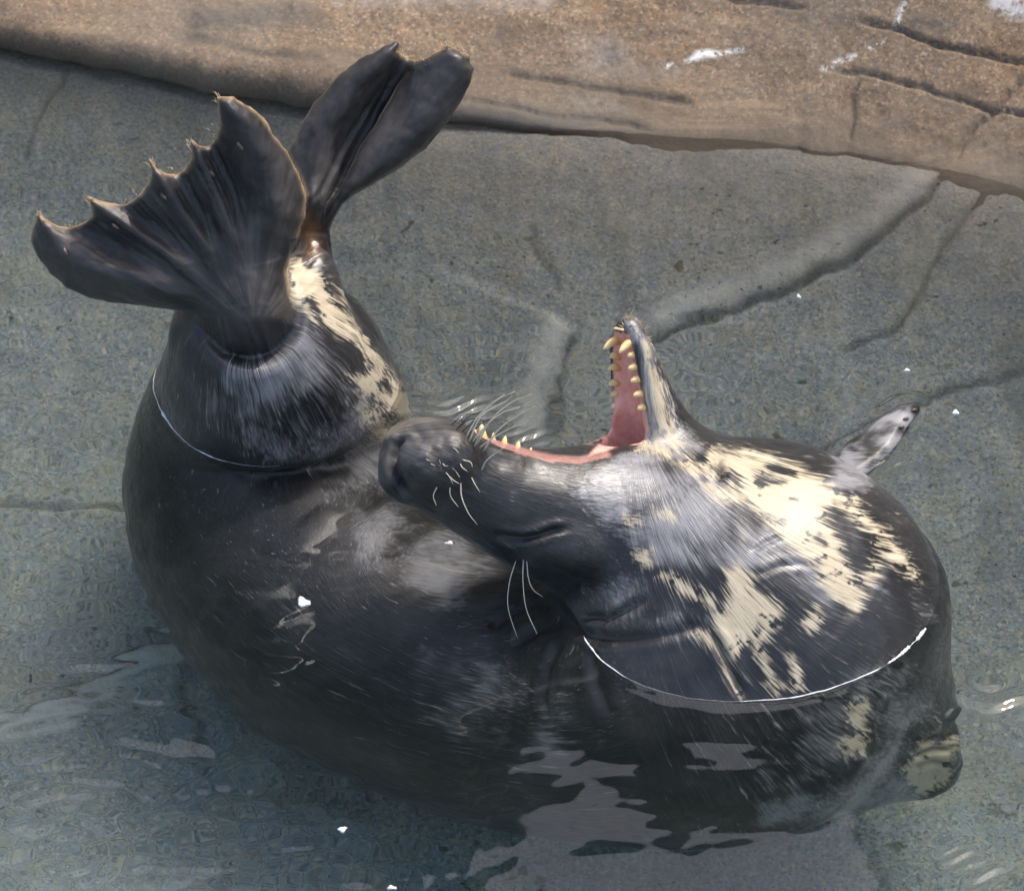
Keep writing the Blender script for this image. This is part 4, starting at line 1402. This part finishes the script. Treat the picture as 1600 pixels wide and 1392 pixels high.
for q in ((466, 258, 0.6, -0.4, 22, 18, 5, -0.01), (472, 268, 0.8, -0.2, 22, 20, 5, -0.01), (462, 270, 0.9, 0.1, 14, 16, 5, -0.01)):
    tuft(*q)
fr = mesh_obj('fringe_hair', fv, ff, FR, seal)
fr['kind'] = 'stuff'

# white strips added for the glint where the coat leaves the water
EDGE_GLINT = simple('edge_glint_white', (0.80, 0.82, 0.83), 0.25, 0.6, 0.2)


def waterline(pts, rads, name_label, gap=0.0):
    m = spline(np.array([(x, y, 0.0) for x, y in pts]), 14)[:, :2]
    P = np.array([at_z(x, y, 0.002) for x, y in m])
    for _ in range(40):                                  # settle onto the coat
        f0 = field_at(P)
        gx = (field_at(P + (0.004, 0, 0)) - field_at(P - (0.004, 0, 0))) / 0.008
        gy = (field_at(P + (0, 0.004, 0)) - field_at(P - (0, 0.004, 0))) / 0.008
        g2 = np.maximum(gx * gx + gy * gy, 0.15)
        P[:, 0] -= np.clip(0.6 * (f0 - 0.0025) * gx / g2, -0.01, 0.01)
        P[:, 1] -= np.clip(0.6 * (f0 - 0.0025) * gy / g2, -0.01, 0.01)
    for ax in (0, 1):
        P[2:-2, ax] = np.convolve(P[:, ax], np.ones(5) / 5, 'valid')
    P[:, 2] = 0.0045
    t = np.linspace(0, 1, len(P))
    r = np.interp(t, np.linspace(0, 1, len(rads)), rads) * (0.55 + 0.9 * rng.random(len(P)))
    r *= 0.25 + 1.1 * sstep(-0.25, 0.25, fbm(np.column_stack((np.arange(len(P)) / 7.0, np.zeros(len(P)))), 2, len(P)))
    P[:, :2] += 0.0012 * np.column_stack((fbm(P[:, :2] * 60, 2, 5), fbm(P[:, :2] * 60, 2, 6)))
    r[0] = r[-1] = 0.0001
    o = mesh_obj('waterline_glint', *tube(P, np.maximum(r, 0.0001), 6), EDGE_GLINT)
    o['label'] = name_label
    o['category'] = 'foam'  # white strip standing for the waterline glint, no real foam
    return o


waterline([(224, 575), (222, 610), (245, 655), (290, 690), (360, 722), (440, 742)], (0.0012, 0.0026, 0.0023, 0.0017, 0.0007, 0.0003), 'white strip for the glint of water film curving round the hips below the hind flippers')
waterline([(890, 1000), (905, 1022), (950, 1050), (1040, 1085), (1130, 1103), (1260, 1088), (1380, 1048)], (0.0007, 0.0008, 0.0005, 0.0004, 0.0005, 0.0006, 0.0005), 'thin white strip for the glint of water film crossing the chest below the cream patch', 0.15)
waterline([(1395, 1045), (1430, 1025), (1455, 1005), (1468, 990)], (0.0010, 0.0018, 0.0022, 0.001), 'short white strip for the glint of water film on the dark right side of the chest')

# glints on the pool surface, modelled as thin white chips
GLINT_MAT = simple('glint_white', (0.82, 0.83, 0.86), 0.35, 0.5, 0.1)


def glint(px, py, w, h, rot, label):
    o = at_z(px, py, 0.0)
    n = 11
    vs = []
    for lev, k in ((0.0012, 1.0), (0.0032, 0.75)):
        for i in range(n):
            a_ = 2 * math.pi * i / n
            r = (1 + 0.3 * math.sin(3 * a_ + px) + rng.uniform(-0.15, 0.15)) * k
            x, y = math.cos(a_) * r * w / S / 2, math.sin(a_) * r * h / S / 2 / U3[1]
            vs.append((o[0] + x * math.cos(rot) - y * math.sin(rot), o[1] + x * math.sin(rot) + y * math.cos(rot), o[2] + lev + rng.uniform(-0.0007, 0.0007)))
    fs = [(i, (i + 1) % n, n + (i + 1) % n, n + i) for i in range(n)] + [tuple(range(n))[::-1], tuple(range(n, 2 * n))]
    f = mesh_obj('white_glint', vs, fs, GLINT_MAT)
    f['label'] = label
    f['category'] = 'glint'
    f['group'] = 'white chips standing for glints on the pool'
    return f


glint(474, 942, 18, 16, 0.3, 'largest white chip standing for a glint over the dark submerged back of the seal')
glint(535, 1297, 13, 6, 0.5, 'white chip standing for a glint on the water below the middle of the seal')
glint(612, 1388, 14, 4, 0.0, 'white chip standing for a glint at the bottom edge of the photo')
glint(702, 850, 14, 4, 0.1, 'thin white chip standing for a glint beside the lower edge of the muzzle')
glint(1493, 646, 11, 7, 0.2, 'white chip standing for a glint beyond the tip of the fore flipper')
glint(1417, 580, 9, 5, 0.1, 'small white chip standing for a glint above the fore flipper')
glint(1248, 465, 6, 7, 0.4, 'tiny white chip standing for a glint near the crack to the right of the raised jaw')
